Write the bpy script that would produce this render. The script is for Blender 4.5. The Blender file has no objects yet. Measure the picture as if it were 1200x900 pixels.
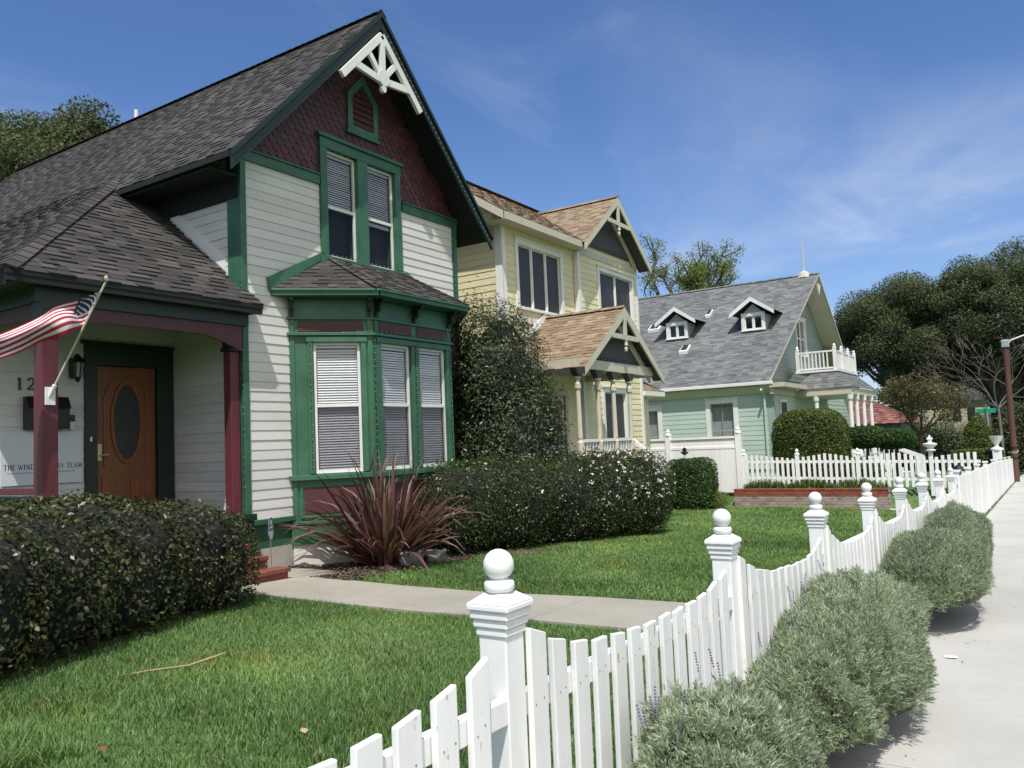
import bpy, math, random
import numpy as np
from mathutils import Vector, Matrix
random.seed(11); RNG = np.random.default_rng(7)
C = bpy.context.scene.collection
SL = 0.031                      # the street falls away along +Y
EYE = 1.6
SUN_E, SKY_S, CLOUD, SKY_FILL = 5.0, .15, (5.6, 6.0, 6.6), (6.6, 6.5, 6.4)

def smooth(a, b, x):
    t = min(1.0, max(0.0, (x - a) / (b - a))); return t * t * (3 - 2 * t)
def gz(x, y):
    """height of the terrain"""
    z = -SL * y
    if x < -1.5:
        z += 0.62 * smooth(25.7, 27.2, y) * (1 - smooth(-2.1, -1.55, x))
        z += 0.035 * math.sin(x * 0.9 + 1.3) * math.sin(y * 0.55) * smooth(-2.0, -3.2, x) if -9 < x else 0
    return z

# ------------------------------------------------------------------ materials
def nodes(name):
    m = bpy.data.materials.new(name); m.use_nodes = True
    nt = m.node_tree; b = nt.nodes['Principled BSDF']
    return m, nt, b
def N(nt, t, **kw):
    n = nt.nodes.new(t)
    for k, v in kw.items():
        if k.startswith('i_'): n.inputs[k[2:].replace('_', ' ')].default_value = v
        else: setattr(n, k, v)
    return n
def mixc(nt, fac, a, b, mode='MIX'):
    n = nt.nodes.new('ShaderNodeMix'); n.data_type = 'RGBA'; n.blend_type = mode
    for s, v in ((0, fac), (6, a), (7, b)):
        if hasattr(v, 'is_linked'): nt.links.new(v, n.inputs[s])
        elif s == 0: n.inputs[0].default_value = v
        else: n.inputs[s].default_value = (*v, 1) if len(v) == 3 else v
    return n.outputs[2]
def noise(nt, scale, detail=4, rough=0.6, scl=(1, 1, 1)):
    tc = N(nt, 'ShaderNodeTexCoord'); mp = N(nt, 'ShaderNodeMapping')
    mp.inputs['Scale'].default_value = scl
    n = N(nt, 'ShaderNodeTexNoise'); n.inputs['Scale'].default_value = scale
    n.inputs['Detail'].default_value = detail; n.inputs['Roughness'].default_value = rough
    nt.links.new(tc.outputs['Object'], mp.inputs[0]); nt.links.new(mp.outputs[0], n.inputs['Vector'])
    return n.outputs['Fac']
def ramp(nt, src, stops):
    r = N(nt, 'ShaderNodeValToRGB'); e = r.color_ramp.elements
    e[0].position, e[0].color = stops[0][0], (*stops[0][1], 1)
    e[1].position, e[1].color = stops[-1][0], (*stops[-1][1], 1)
    for p, c in stops[1:-1]:
        x = e.new(p); x.color = (*c, 1)
    nt.links.new(src, r.inputs[0]); return r.outputs[0]
def rnd(nt):
    a = N(nt, 'ShaderNodeAttribute'); a.attribute_name = 'rnd'; return a.outputs['Fac']
def bump(nt, b, h, strength=0.3, dist=0.01):
    n = N(nt, 'ShaderNodeBump'); n.inputs['Strength'].default_value = strength; n.inputs['Distance'].default_value = dist
    nt.links.new(h, n.inputs['Height']); nt.links.new(n.outputs[0], b.inputs['Normal'])
def sc(c, k): return tuple(min(1, x * k) for x in c)

def paint(name, col, rough=0.5, var=0.12, dirt=0.25, scl=(1, 1, 1), wear=None):
    m, nt, b = nodes(name)
    c = mixc(nt, rnd(nt), sc(col, 1 - var), sc(col, 1 + var * .5))
    g = noise(nt, 1.7, 6, 0.65, scl)
    g = ramp(nt, g, [(0.35, (1 - dirt,) * 3), (0.62, (1, 1, 1))])
    c = mixc(nt, 1.0, c, g, 'MULTIPLY')
    s = noise(nt, 28, 3, 0.6, scl)
    s2 = ramp(nt, s, [(0.3, (0.93,) * 3), (0.7, (1, 1, 1))]); c = mixc(nt, 1.0, c, s2, 'MULTIPLY')
    if wear:
        w = noise(nt, 14, 6, 0.7, (1.6, 1.6, .5)); w = ramp(nt, w, [(wear, (0, 0, 0)), (wear + .04, (1, 1, 1))])
        c = mixc(nt, w, c, (0.22, 0.2, 0.18))
    nt.links.new(c, b.inputs['Base Color']); b.inputs['Roughness'].default_value = rough
    bump(nt, b, s, 0.12, 0.004)
    return m
def shingle_mat(name, c1, c2, c3, patch=0.25):
    m, nt, b = nodes(name)
    c = ramp(nt, rnd(nt), [(0, c1), (0.5, c2), (1, c3)])
    g = noise(nt, 0.45, 5, 0.6); g = ramp(nt, g, [(0.35, (1 - patch,) * 3), (0.65, (1 + patch * .3,) * 3)])
    c = mixc(nt, 1.0, c, g, 'MULTIPLY')
    s = noise(nt, 160, 2, 0.7); s2 = ramp(nt, s, [(0.3, (0.6,) * 3), (0.7, (1.25,) * 3)]); c = mixc(nt, 1.0, c, s2, 'MULTIPLY')
    nt.links.new(c, b.inputs['Base Color']); b.inputs['Roughness'].default_value = 0.88
    bump(nt, b, s, 0.35, 0.004); return m
def leaf_mat(name, stops, trans=0.25, rough=0.45, big=0.35, bscale=0.9):
    m, nt, b = nodes(name)
    c = ramp(nt, rnd(nt), stops)
    g = noise(nt, bscale, 4, 0.6); g = ramp(nt, g, [(0.3, (1 - big,) * 3), (0.7, (1 + big * .6,) * 3)])
    c = mixc(nt, 1.0, c, g, 'MULTIPLY')
    nt.links.new(c, b.inputs['Base Color']); b.inputs['Roughness'].default_value = rough
    b.inputs['Specular IOR Level'].default_value = 0.35
    if trans:
        t = N(nt, 'ShaderNodeBsdfTranslucent'); c2 = mixc(nt, 1.0, c, (1.1, 1.25, .5), 'MULTIPLY')
        nt.links.new(c2, t.inputs[0])
        x = N(nt, 'ShaderNodeMixShader'); x.inputs[0].default_value = trans
        nt.links.new(b.outputs[0], x.inputs[1]); nt.links.new(t.outputs[0], x.inputs[2])
        nt.links.new(x.outputs[0], nt.nodes['Material Output'].inputs[0])
    return m
def side_marks(m):
    nt = m.node_tree; b = nt.nodes['Principled BSDF']; src = b.inputs['Base Color'].links[0].from_socket
    tc = N(nt, 'ShaderNodeTexCoord'); v = N(nt, 'ShaderNodeTexVoronoi'); v.inputs['Scale'].default_value = 3.2; nt.links.new(tc.outputs['Object'], v.inputs['Vector'])
    g = ramp(nt, v.outputs['Distance'], [(.045, (.62, .61, .6)), (.075, (1, 1, 1))])
    c = mixc(nt, 1.0, src, g, 'MULTIPLY')
    n = noise(nt, .9, 3, .5); e = N(nt, 'ShaderNodeTexVoronoi'); e.feature = 'DISTANCE_TO_EDGE'; e.inputs['Scale'].default_value = .33
    nd = N(nt, 'ShaderNodeTexNoise'); nd.inputs['Scale'].default_value = 3; nd.inputs['Detail'].default_value = 6; nt.links.new(tc.outputs['Object'], nd.inputs['Vector'])
    mx = mixc(nt, .06, tc.outputs['Object'], nd.outputs['Color']); nt.links.new(mx, e.inputs['Vector'])
    k = ramp(nt, e.outputs['Distance'], [(.0012, (.45, .44, .42)), (.004, (1, 1, 1))])
    w_ = ramp(nt, noise(nt, .55, 5, .6), [(.35, (.9, .897, .885)), (.62, (1.02, 1.02, 1.02))]); c = mixc(nt, 1.0, c, w_, 'MULTIPLY')
    nt.links.new(c, b.inputs['Base Color'])
def olive_patches(m):
    nt = m.node_tree; b = nt.nodes['Principled BSDF']; src = b.inputs['Base Color'].links[0].from_socket
    p = ramp(nt, noise(nt, .75, 6, .65), [(.48, (0, 0, 0)), (.68, (1, 1, 1))]); c = mixc(nt, p, src, mixc(nt, 1.0, src, (1.3, 1.02, .88), 'MULTIPLY'))
    q = ramp(nt, noise(nt, 2.3, 5, .6), [(.6, (0, 0, 0)), (.72, (.6, .6, .6))]); c = mixc(nt, q, c, mixc(nt, 1.0, c, (.62, .78, .85), 'MULTIPLY'))
    for l in list(src.links): nt.links.new(c, l.to_socket) if l.to_node == b else None
    nt.links.new(c, b.inputs['Base Color'])
def plain(name, col, rough=0.6, metal=0.0, var=0.15):
    m, nt, b = nodes(name)
    s = noise(nt, 9, 5, 0.6); c = ramp(nt, s, [(0.3, sc(col, 1 - var)), (0.7, sc(col, 1 + var))])
    nt.links.new(c, b.inputs['Base Color']); b.inputs['Roughness'].default_value = rough; b.inputs['Metallic'].default_value = metal
    return m
def glass_mat(name, tint=(0.96, 0.97, 0.98), lo=0.05, rough=0.02):
    m = bpy.data.materials.new(name); m.use_nodes = True; nt = m.node_tree
    nt.nodes.remove(nt.nodes['Principled BSDF'])
    t = N(nt, 'ShaderNodeBsdfTransparent'); t.inputs[0].default_value = (*tint, 1)
    g = N(nt, 'ShaderNodeBsdfGlossy'); g.inputs['Roughness'].default_value = rough
    wob = noise(nt, 1.6, 2, 0.4); bm = N(nt, 'ShaderNodeBump'); bm.inputs['Strength'].default_value = 0.06; bm.inputs['Distance'].default_value = 0.05
    nt.links.new(wob, bm.inputs['Height']); nt.links.new(bm.outputs[0], g.inputs['Normal'])
    lw = N(nt, 'ShaderNodeLayerWeight'); lw.inputs['Blend'].default_value = 0.5
    pw = N(nt, 'ShaderNodeMath', operation='POWER'); pw.inputs[1].default_value = 4; nt.links.new(lw.outputs['Facing'], pw.inputs[0])
    ma = N(nt, 'ShaderNodeMath', operation='MULTIPLY_ADD'); ma.inputs[1].default_value = 0.85; ma.inputs[2].default_value = lo
    nt.links.new(pw.outputs[0], ma.inputs[0])
    x = N(nt, 'ShaderNodeMixShader'); nt.links.new(ma.outputs[0], x.inputs[0])
    nt.links.new(t.outputs[0], x.inputs[1]); nt.links.new(g.outputs[0], x.inputs[2])
    nt.links.new(x.outputs[0], nt.nodes['Material Output'].inputs[0]); return m
def wood_mat(name, c1, c2, rough=0.4, scl=(30, 30, 1.5)):
    m, nt, b = nodes(name); s = noise(nt, 1.0, 6, 0.65, scl)
    c = ramp(nt, s, [(0.3, c1), (0.7, c2)]); nt.links.new(c, b.inputs['Base Color']); b.inputs['Roughness'].default_value = rough
    bump(nt, b, s, 0.15, 0.003); return m
def concrete_mat(name, c1, c2, big=1.0):
    m, nt, b = nodes(name)
    s = noise(nt, 0.8, 7, 0.65); c = ramp(nt, s, [(0.3, c1), (0.7, c2)])
    c = mixc(nt, rnd(nt), mixc(nt, 1.0, c, (.93, .93, .925), 'MULTIPLY'), c)
    f = noise(nt, 120, 3, 0.7); f2 = ramp(nt, f, [(0.25, (0.84,) * 3), (0.7, (1.05,) * 3)]); c = mixc(nt, 1.0, c, f2, 'MULTIPLY')
    st = noise(nt, 2.7, 5, 0.75); st = ramp(nt, st, [(0.6, (1, 1, 1)), (0.75, (0.86, 0.84, 0.8))]); c = mixc(nt, big, c, mixc(nt, 1.0, c, st, 'MULTIPLY'))
    nt.links.new(c, b.inputs['Base Color']); b.inputs['Roughness'].default_value = 0.9
    bump(nt, b, f, 0.3, 0.003); return m

M = {}
M['white_siding'] = paint('white_siding', (0.68, 0.675, 0.645), 0.55, 0.07, 0.12, (.25, .25, 1))
M['green'] = paint('green_paint', (0.045, 0.148, 0.083), 0.42, 0.12, 0.35)
M['dark_green'] = paint('dark_green_paint', (0.009, 0.026, 0.017), 0.45, 0.1, 0.3)
M['shaded_green'] = paint('eave_shade_green', (0.004, 0.009, 0.007), 0.8, 0.1, 0.3)  # near-black green, the shade under the eaves put into the colour
M['burgundy'] = paint('burgundy_paint', (0.088, 0.028, 0.031), 0.55, 0.35, 0.25)
M['post_red'] = paint('red_post_paint', (0.145, 0.027, 0.036), 0.5, 0.1, 0.35, (1, 1, .3))
M['white_trim'] = paint('white_trim', (0.78, 0.785, 0.77), 0.45, 0.04, 0.1)
M['fence_white'] = paint('fence_white_paint', (0.83, 0.84, 0.84), 0.5, 0.05, 0.10, (1, 1, .25), wear=0.655)
M['fence_far'] = paint('fence_white_plain', (0.88, 0.885, 0.885), 0.5, 0.05, 0.1, (1, 1, .25))
M['roof_dark'] = shingle_mat('charcoal_shingles', (0.03, 0.028, 0.027), (0.052, 0.047, 0.045), (0.085, 0.075, 0.07), 0.3)
M['roof_tan'] = shingle_mat('tan_shingles', (0.18, 0.13, 0.082), (0.25, 0.184, 0.12), (0.325, 0.248, 0.172), 0.12)
M['roof_grey'] = shingle_mat('grey_shingles', (0.10, 0.108, 0.11), (0.148, 0.157, 0.16), (0.2, 0.21, 0.212), 0.15)
M['yellow'] = paint('cream_yellow_siding', (0.75, 0.69, 0.45), 0.55, 0.06, 0.12, (.3, .3, 1))
M['cream_trim'] = paint('cream_trim', (0.56, 0.53, 0.43), 0.5, 0.05, 0.12)
M['slate'] = paint('slate_paint', (0.06, 0.058, 0.055), 0.55, 0.15, 0.2)
M['mint'] = paint('mint_green_siding', (0.46, 0.565, 0.5), 0.55, 0.06, 0.12, (.3, .3, 1))
M['mint_dark'] = paint('sage_trim', (0.3, 0.38, 0.345), 0.55, 0.06, 0.12)
M['mint_shaded'] = paint('shaded_mint_siding', (0.27, 0.335, 0.305), 0.55, 0.06, 0.12, (.3, .3, 1))  # mint siding with the gable's overhang shade put into the colour
M['interior'] = plain('dark_interior', (0.012, 0.013, 0.015), 0.9)
M['curtain'] = plain('pale_curtain', (0.3, 0.31, 0.31), 0.9)
M['screen'] = plain('dark_screen', (0.028, 0.03, 0.034), 0.5, 0, .3)
M['blind'] = plain('white_blind', (0.66, 0.67, 0.69), 0.5, 0, .05)
m = bpy.data.materials.new('insect_screen'); m.use_nodes = True; nt = m.node_tree; tr = N(nt, 'ShaderNodeBsdfTransparent'); tr.inputs[0].default_value = (.8, .8, .82, 1); x = N(nt, 'ShaderNodeMixShader'); x.inputs[0].default_value = .78; nt.nodes['Principled BSDF'].inputs['Base Color'].default_value = (.05, .05, .055, 1)
nt.links.new(nt.nodes['Principled BSDF'].outputs[0], x.inputs[1]); nt.links.new(tr.outputs[0], x.inputs[2]); nt.links.new(x.outputs[0], nt.nodes['Material Output'].inputs[0]); M['mesh_screen'] = m
M['glass'] = glass_mat('window_glass')
M['dark_glass'] = glass_mat('dark_window_glass', (0.82, 0.84, 0.86), 0.02)
M['door_wood'] = wood_mat('door_wood', (0.15, 0.05, 0.018), (0.25, 0.095, 0.036))
M['pole_wood'] = wood_mat('pole_wood', (0.07, 0.03, 0.022), (0.12, 0.055, 0.04), 0.8, (20, 20, .8))
M['brass'] = plain('brass', (0.55, 0.45, 0.28), 0.3, 0.9)
M['black'] = plain('black_paint', (0.012, 0.012, 0.013), 0.4)
M['steel'] = plain('steel', (0.5, 0.5, 0.5), 0.35, 0.8)
M['found'] = concrete_mat('foundation_concrete', (0.36, 0.34, 0.31), (0.5, 0.48, 0.45))
M['found_white'] = concrete_mat('whitewashed_concrete', (0.62, 0.6, 0.56), (0.76, 0.74, 0.7))
M['walk'] = concrete_mat('walkway_concrete', (0.3, 0.283, 0.24), (0.385, 0.363, 0.315))
M['sidewalk'] = concrete_mat('sidewalk_concrete', (0.42, 0.418, 0.398), (0.485, 0.483, 0.462), .6)
side_marks(M['sidewalk']); side_marks(M['walk'])
M['asphalt'] = concrete_mat('asphalt', (0.045, 0.045, 0.047), (0.06, 0.06, 0.062))
M['dirt'] = concrete_mat('dirt', (0.09, 0.075, 0.055), (0.15, 0.12, 0.09))
M['mulch_mat'] = shingle_mat('mulch_chips', (0.05, 0.03, 0.02), (0.11, 0.075, 0.05), (0.2, 0.15, 0.11))
M['stone'] = concrete_mat('grey_stone', (0.11, 0.115, 0.11), (0.24, 0.24, 0.23))
M['brick_red'] = concrete_mat('red_brick', (0.17, 0.05, 0.035), (0.26, 0.085, 0.06))
M['bark'] = wood_mat('bark', (0.035, 0.028, 0.022), (0.09, 0.075, 0.06), 0.9, (14, 14, 3))
M['pale_bark'] = wood_mat('pale_bark', (0.10, 0.088, 0.08), (0.2, 0.18, 0.165), 0.9, (8, 8, 3))
M['core'] = plain('shade_core', (0.008, 0.011, 0.006), 1.0)  # near-black, shade inside the foliage put into the colour
G1 = [(0, (0.018, 0.03, 0.008)), (0.55, (0.04, 0.062, 0.016)), (0.9, (0.075, 0.1, 0.03)), (1, (0.13, 0.15, 0.05))]
M['hedge_leaf'] = leaf_mat('dark_hedge_leaf', [(0, (0.015, 0.021, 0.008)), (0.45, (0.042, 0.052, 0.018)), (0.8, (0.088, 0.096, 0.034)), (1, (0.16, 0.135, 0.06))], 0.12, 0.38)
M['bush_leaf'] = leaf_mat('tall_bush_leaf', [(0, (0.02, 0.03, 0.013)), (0.55, (0.065, 0.086, 0.036)), (1, (0.2, 0.23, 0.13))], 0.18, 0.4)
M['flower_leaf'] = leaf_mat('flowering_hedge_leaf', [(0, (0.016, 0.028, 0.008)), (0.6, (0.05, 0.08, 0.022)), (1, (0.14, 0.18, 0.06))], 0.2, 0.36)
M['blossom'] = plain('white_blossom', (0.66, 0.62, 0.55), 0.7)
M['box_leaf'] = leaf_mat('boxwood_leaf', [(0, (0.035, 0.055, 0.008)), (0.6, (0.085, 0.125, 0.02)), (1, (0.17, 0.21, 0.05))], 0.25, 0.45)
M['shrub_leaf'] = leaf_mat('green_shrub_leaf', [(0, (0.02, 0.05, 0.008)), (0.6, (0.04, 0.095, 0.016)), (1, (0.09, 0.16, 0.03))], 0.25)
M['oak_leaf'] = leaf_mat('oak_leaf', [(0, (0.055, 0.07, 0.034)), (0.5, (0.105, 0.128, 0.06)), (1, (0.18, 0.2, 0.1))], 0.35, 0.6, 0.45, 0.25)
M['spring_leaf'] = leaf_mat('spring_leaf', [(0, (0.12, 0.15, 0.03)), (1, (0.28, 0.32, 0.09))], 0.35)
M['olive_leaf'] = leaf_mat('olive_leaf', [(0, (0.07, 0.065, 0.03)), (0.5, (0.15, 0.135, 0.06)), (0.8, (0.23, 0.17, 0.12)), (1, (0.27, 0.29, 0.08))], 0.25)
M['lavender_leaf'] = leaf_mat('lavender_leaf', [(0, (0.15, 0.19, 0.13)), (0.5, (0.31, 0.37, 0.27)), (1, (0.48, 0.54, 0.41))], 0.3, 0.6, 0.15, 3)
M['lavender_flower'] = plain('lavender_bud', (0.13, 0.1, 0.2), 0.8)
M['flax'] = leaf_mat('flax_leaf', [(0, (0.045, 0.022, 0.022)), (0.45, (0.12, 0.055, 0.054)), (0.8, (0.24, 0.135, 0.125)), (1, (0.38, 0.31, 0.2))], 0.18, 0.35, .15)
M['grass'] = leaf_mat('grass_blade', [(0, (0.07, 0.138, 0.04)), (0.5, (0.142, 0.262, 0.075)), (0.86, (0.25, 0.36, 0.13)), (0.96, (0.33, 0.36, 0.17)), (1, (0.45, 0.39, 0.23))], 0.3, 0.5, 0.3, 0.8)
olive_patches(M['grass'])
M['iris'] = leaf_mat('iris_leaf', [(0, (0.05, 0.09, 0.02)), (1, (0.13, 0.2, 0.05))], 0.25)
M['lawn_soil'] = concrete_mat('lawn_soil', (0.07, 0.125, 0.036), (0.12, 0.2, 0.062))
M['flag_red'] = plain('flag_red', (0.33, 0.012, 0.03), 0.8); M['flag_white'] = plain('flag_white', (0.62, 0.62, 0.63), 0.8); M['flag_blue'] = plain('flag_blue', (0.016, 0.02, 0.1), 0.8)
M['sign_white'] = plain('sign_white', (0.62, 0.66, 0.7), 0.5, 0, .03); M['ink'] = plain('ink', (0.03, 0.035, 0.05), 0.6); M['ink_grey'] = plain('ink_grey', (0.3, 0.32, 0.36), 0.6)
M['sign_blue'] = plain('alarm_sign_blue', (0.2, 0.24, 0.33), 0.4, 0, .5)
M['street_green'] = plain('street_sign_green', (0.01, 0.26, 0.16), 0.4)
M['tile_red'] = shingle_mat('red_tiles', (0.2, 0.075, 0.06), (0.27, 0.11, 0.09), (0.33, 0.16, 0.135)); M['blue_grey'] = paint('blue_grey_wall', (0.13, 0.16, 0.21)); M['blue'] = plain('blue_awning', (0.02, 0.05, 0.22))
M['pale_yellow'] = paint('pale_yellow_wall', (0.7, 0.66, 0.48)); M['dry'] = plain('dry_stick', (0.3, 0.23, 0.14), 0.9); M['rust'] = plain('rusty_nail', (.16, .12, .1), .8); M['paper'] = plain('paper', (.75, .75, .75), .8)
M['dead_leaf'] = plain('dead_leaf', (0.36, 0.27, 0.13), .8)

# ------------------------------------------------------------------ mesh building
def tag(o, label=None, cat=None, group=None, kind=None):
    if label: o['label'] = label
    if cat: o['category'] = cat
    if group: o['group'] = group
    if kind: o['kind'] = kind
    return o
def thing(name, loc, label, cat, group=None):
    o = bpy.data.objects.new(name, None); C.objects.link(o); o.location = loc; o.empty_display_size = .2
    return tag(o, label, cat, group)
def org(parent):
    v = Vector((0, 0, 0))
    while parent is not None: v = v + parent.location; parent = parent.parent
    return v
class Fr:
    """local frame on a wall: u along it, z up, d outward"""
    def __init__(s, o, u, n): s.o = Vector(o); s.u = Vector(u).normalized(); s.n = Vector(n).normalized()
    def p(s, u, z, d=0): return s.o + s.u * u + s.n * d + Vector((0, 0, z))
class MB:
    def __init__(s): s.v = []; s.f = []; s.mi = []; s.r = []; s.cur = 0; s.rv = None
    def face(s, pts, r=None):
        i = len(s.v); s.v += [tuple(p) for p in pts]; s.f.append(list(range(i, i + len(pts)))); s.mi.append(s.cur)
        s.r.append(random.random() if r is None else r); return s
    def hexa(s, P, r=None):
        """P: 8 points, bottom 4 ccw then top 4"""
        r = random.random() if r is None else r
        i = len(s.v); s.v += [tuple(p) for p in P]
        for q in ((3, 2, 1, 0), (4, 5, 6, 7), (0, 1, 5, 4), (1, 2, 6, 5), (2, 3, 7, 6), (3, 0, 4, 7)):
            s.f.append([i + k for k in q]); s.mi.append(s.cur); s.r.append(r)
        return s
    def box(s, x0, x1, y0, y1, z0, z1, r=None):
        return s.hexa([(x0, y0, z0), (x1, y0, z0), (x1, y1, z0), (x0, y1, z0), (x0, y0, z1), (x1, y0, z1), (x1, y1, z1), (x0, y1, z1)], r)
    def fbox(s, F, u0, u1, z0, z1, d0, d1, r=None):
        return s.hexa([F.p(u0, z0, d0), F.p(u1, z0, d0), F.p(u1, z0, d1), F.p(u0, z0, d1), F.p(u0, z1, d0), F.p(u1, z1, d0), F.p(u1, z1, d1), F.p(u0, z1, d1)], r)
    def fprism(s, F, poly, d0, d1, r=None):
        """extruded polygon of (u,z) points"""
        r = random.random() if r is None else r; n = len(poly)
        a = [F.p(u, z, d0) for u, z in poly]; b = [F.p(u, z, d1) for u, z in poly]
        s.face(a[::-1], r); s.face(b, r)
        for k in range(n): s.face([a[k], a[(k + 1) % n], b[(k + 1) % n], b[k]], r)
        return s
    def bar(s, p0, p1, w, h, up=(0, 0, 1), r=None):
        p0, p1 = Vector(p0), Vector(p1); d = (p1 - p0).normalized(); sd = d.cross(Vector(up))
        if sd.length < 1e-4: sd = d.cross(Vector((1, 0, 0)))
        sd.normalize(); u = sd.cross(d); a = sd * (w / 2); b = u * (h / 2)
        return s.hexa([p0 - a - b, p0 + a - b, p1 + a - b, p1 - a - b, p0 - a + b, p0 + a + b, p1 + a + b, p1 - a + b], r)
    def tube(s, pts, rad, n=8, r=None):
        r = random.random() if r is None else r
        pts = [Vector(p) for p in pts]; i0 = len(s.v); ref = Vector((0.13, 0.21, 1))
        for k, p in enumerate(pts):
            d = (pts[min(k + 1, len(pts) - 1)] - pts[max(k - 1, 0)]).normalized()
            a = d.cross(ref)
            if a.length < 1e-3: a = d.cross(Vector((1, 0, 0)))
            a.normalize(); b = d.cross(a); R = rad[k] if hasattr(rad, '__len__') else rad
            for j in range(n):
                t = 2 * math.pi * j / n; s.v.append(tuple(p + a * (math.cos(t) * R) + b * (math.sin(t) * R)))
        for k in range(len(pts) - 1):
            for j in range(n):
                q = i0 + k * n; s.f.append([q + j, q + (j + 1) % n, q + n + (j + 1) % n, q + n + j]); s.mi.append(s.cur); s.r.append(r)
        s.f.append([i0 + j for j in range(n)][::-1]); s.mi.append(s.cur); s.r.append(r)
        e = i0 + (len(pts) - 1) * n; s.f.append([e + j for j in range(n)]); s.mi.append(s.cur); s.r.append(r); return s
    def lathe(s, c, prof, n=16, r=None):
        """prof: (radius, z) from the bottom up"""
        r = random.random() if r is None else r; i0 = len(s.v); c = Vector(c)
        for R, z in prof:
            for j in range(n):
                t = 2 * math.pi * j / n; s.v.append((c.x + R * math.cos(t), c.y + R * math.sin(t), c.z + z))
        for k in range(len(prof) - 1):
            for j in range(n):
                q = i0 + k * n; s.f.append([q + j, q + (j + 1) % n, q + n + (j + 1) % n, q + n + j]); s.mi.append(s.cur); s.r.append(r)
        s.f.append([i0 + j for j in range(n)][::-1]); s.mi.append(s.cur); s.r.append(r)
        e = i0 + (len(prof) - 1) * n; s.f.append([e + j for j in range(n)]); s.mi.append(s.cur); s.r.append(r); return s
    def build(s, name, mats, parent=None, bevel=0, smoothit=False, label=None):
        if not isinstance(mats, (list, tuple)): mats = [mats]
        o3 = org(parent)
        me = bpy.data.meshes.new(name)
        me.from_pydata([(x - o3.x, y - o3.y, z - o3.z) for x, y, z in s.v], [], s.f)
        for m in mats: me.materials.append(m)
        me.polygons.foreach_set('material_index', s.mi)
        at = me.attributes.new('rnd', 'FLOAT', 'FACE'); at.data.foreach_set('value', np.array(s.r, dtype=np.float32))
        if smoothit: me.polygons.foreach_set('use_smooth', [True] * len(s.f))
        me.update()
        o = bpy.data.objects.new(name, me); C.objects.link(o); o.parent = parent
        if bevel:
            b = o.modifiers.new('bevel', 'BEVEL'); b.width = bevel; b.segments = 2; b.limit_method = 'ANGLE'; b.angle_limit = math.radians(50)
        if label: o['label'] = label
        return o
def np_mesh(name, V, F, mats, mi=None, rv=None, parent=None, smoothit=False):
    """V (n,3), F (m,4) quads"""
    o3 = org(parent); V = np.asarray(V, np.float32) - np.array(o3, np.float32); F = np.asarray(F, np.int32)
    me = bpy.data.meshes.new(name); me.vertices.add(len(V)); me.vertices.foreach_set('co', V.ravel())
    k = F.shape[1]
    me.loops.add(F.size); me.loops.foreach_set('vertex_index', F.ravel()); me.polygons.add(len(F))
    me.polygons.foreach_set('loop_start', np.arange(0, F.size, k, dtype=np.int32)); me.polygons.foreach_set('loop_total', np.full(len(F), k, np.int32))
    for m in mats: me.materials.append(m)
    if mi is not None: me.polygons.foreach_set('material_index', np.asarray(mi, np.int32))
    at = me.attributes.new('rnd', 'FLOAT', 'FACE'); at.data.foreach_set('value', np.asarray(rv if rv is not None else RNG.random(len(F)), np.float32))
    if smoothit: me.polygons.foreach_set('use_smooth', np.ones(len(F), bool))
    me.update(calc_edges=True); me.validate()
    o = bpy.data.objects.new(name, me); C.objects.link(o); o.parent = parent; return o

# ------------------------------------------------------------------ walls and roofs
def urange(poly, z):
    xs = []
    n = len(poly)
    for i in range(n):
        (u0, z0), (u1, z1) = poly[i], poly[(i + 1) % n]
        if min(z0, z1) - 1e-9 <= z <= max(z0, z1) + 1e-9:
            if abs(z1 - z0) < 1e-9: xs += [u0, u1]
            else: xs.append(u0 + (u1 - u0) * (z - z0) / (z1 - z0))
    return (min(xs), max(xs)) if xs else None
def siding(mb, F, poly, step, holes=(), t=0.0115, z_start=None):
    """overlapping clapboards over a convex (u,z) outline with rectangular openings (u0,u1,z0,z1)"""
    zmin, zmax = min(p[1] for p in poly), max(p[1] for p in poly)
    z = zmin if z_start is None else z_start
    brk = sorted({p[1] for p in poly} | {h[2] for h in holes} | {h[3] for h in holes})
    while z < zmax - 1e-4:
        zt = z + step; r = random.random(); jit = random.uniform(-.0015, .0015)
        cuts = [max(z, zmin)] + [b for b in brk if z + 1e-4 < b < zt - 1e-4 and zmin < b < zmax] + [min(zt, zmax)]
        for a, b in zip(cuts[:-1], cuts[1:]):
            ra, rb = urange(poly, a + 1e-6), urange(poly, b - 1e-6)
            if not ra or not rb: continue
            segs = [(ra[0], ra[1], rb[0], rb[1])]
            for h in holes:
                if h[2] <= a + 1e-4 and h[3] >= b - 1e-4:
                    new = []
                    for q in segs:
                        if q[1] <= h[0] or q[0] >= h[1]: new.append(q); continue
                        if q[0] < h[0]: new.append((q[0], h[0], q[2], h[0]))
                        if q[1] > h[1]: new.append((h[1], q[1], h[1], q[3]))
                    segs = new
            da = t * (1 - (a - z) / step) + .003 + jit; db = t * (1 - (b - z) / step) + .003 + jit
            for u0, u1, v0, v1 in segs:
                # a butt joint or two along each board
                mb.face([F.p(u0, a, da), F.p(u1, a, da), F.p(v1, b, db), F.p(v0, b, db)], r)
                if abs(a - z) < 1e-4: mb.face([F.p(u0, a, 0.0), F.p(u1, a, 0.0), F.p(u1, a, da), F.p(u0, a, da)], r)
        z = zt
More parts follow.
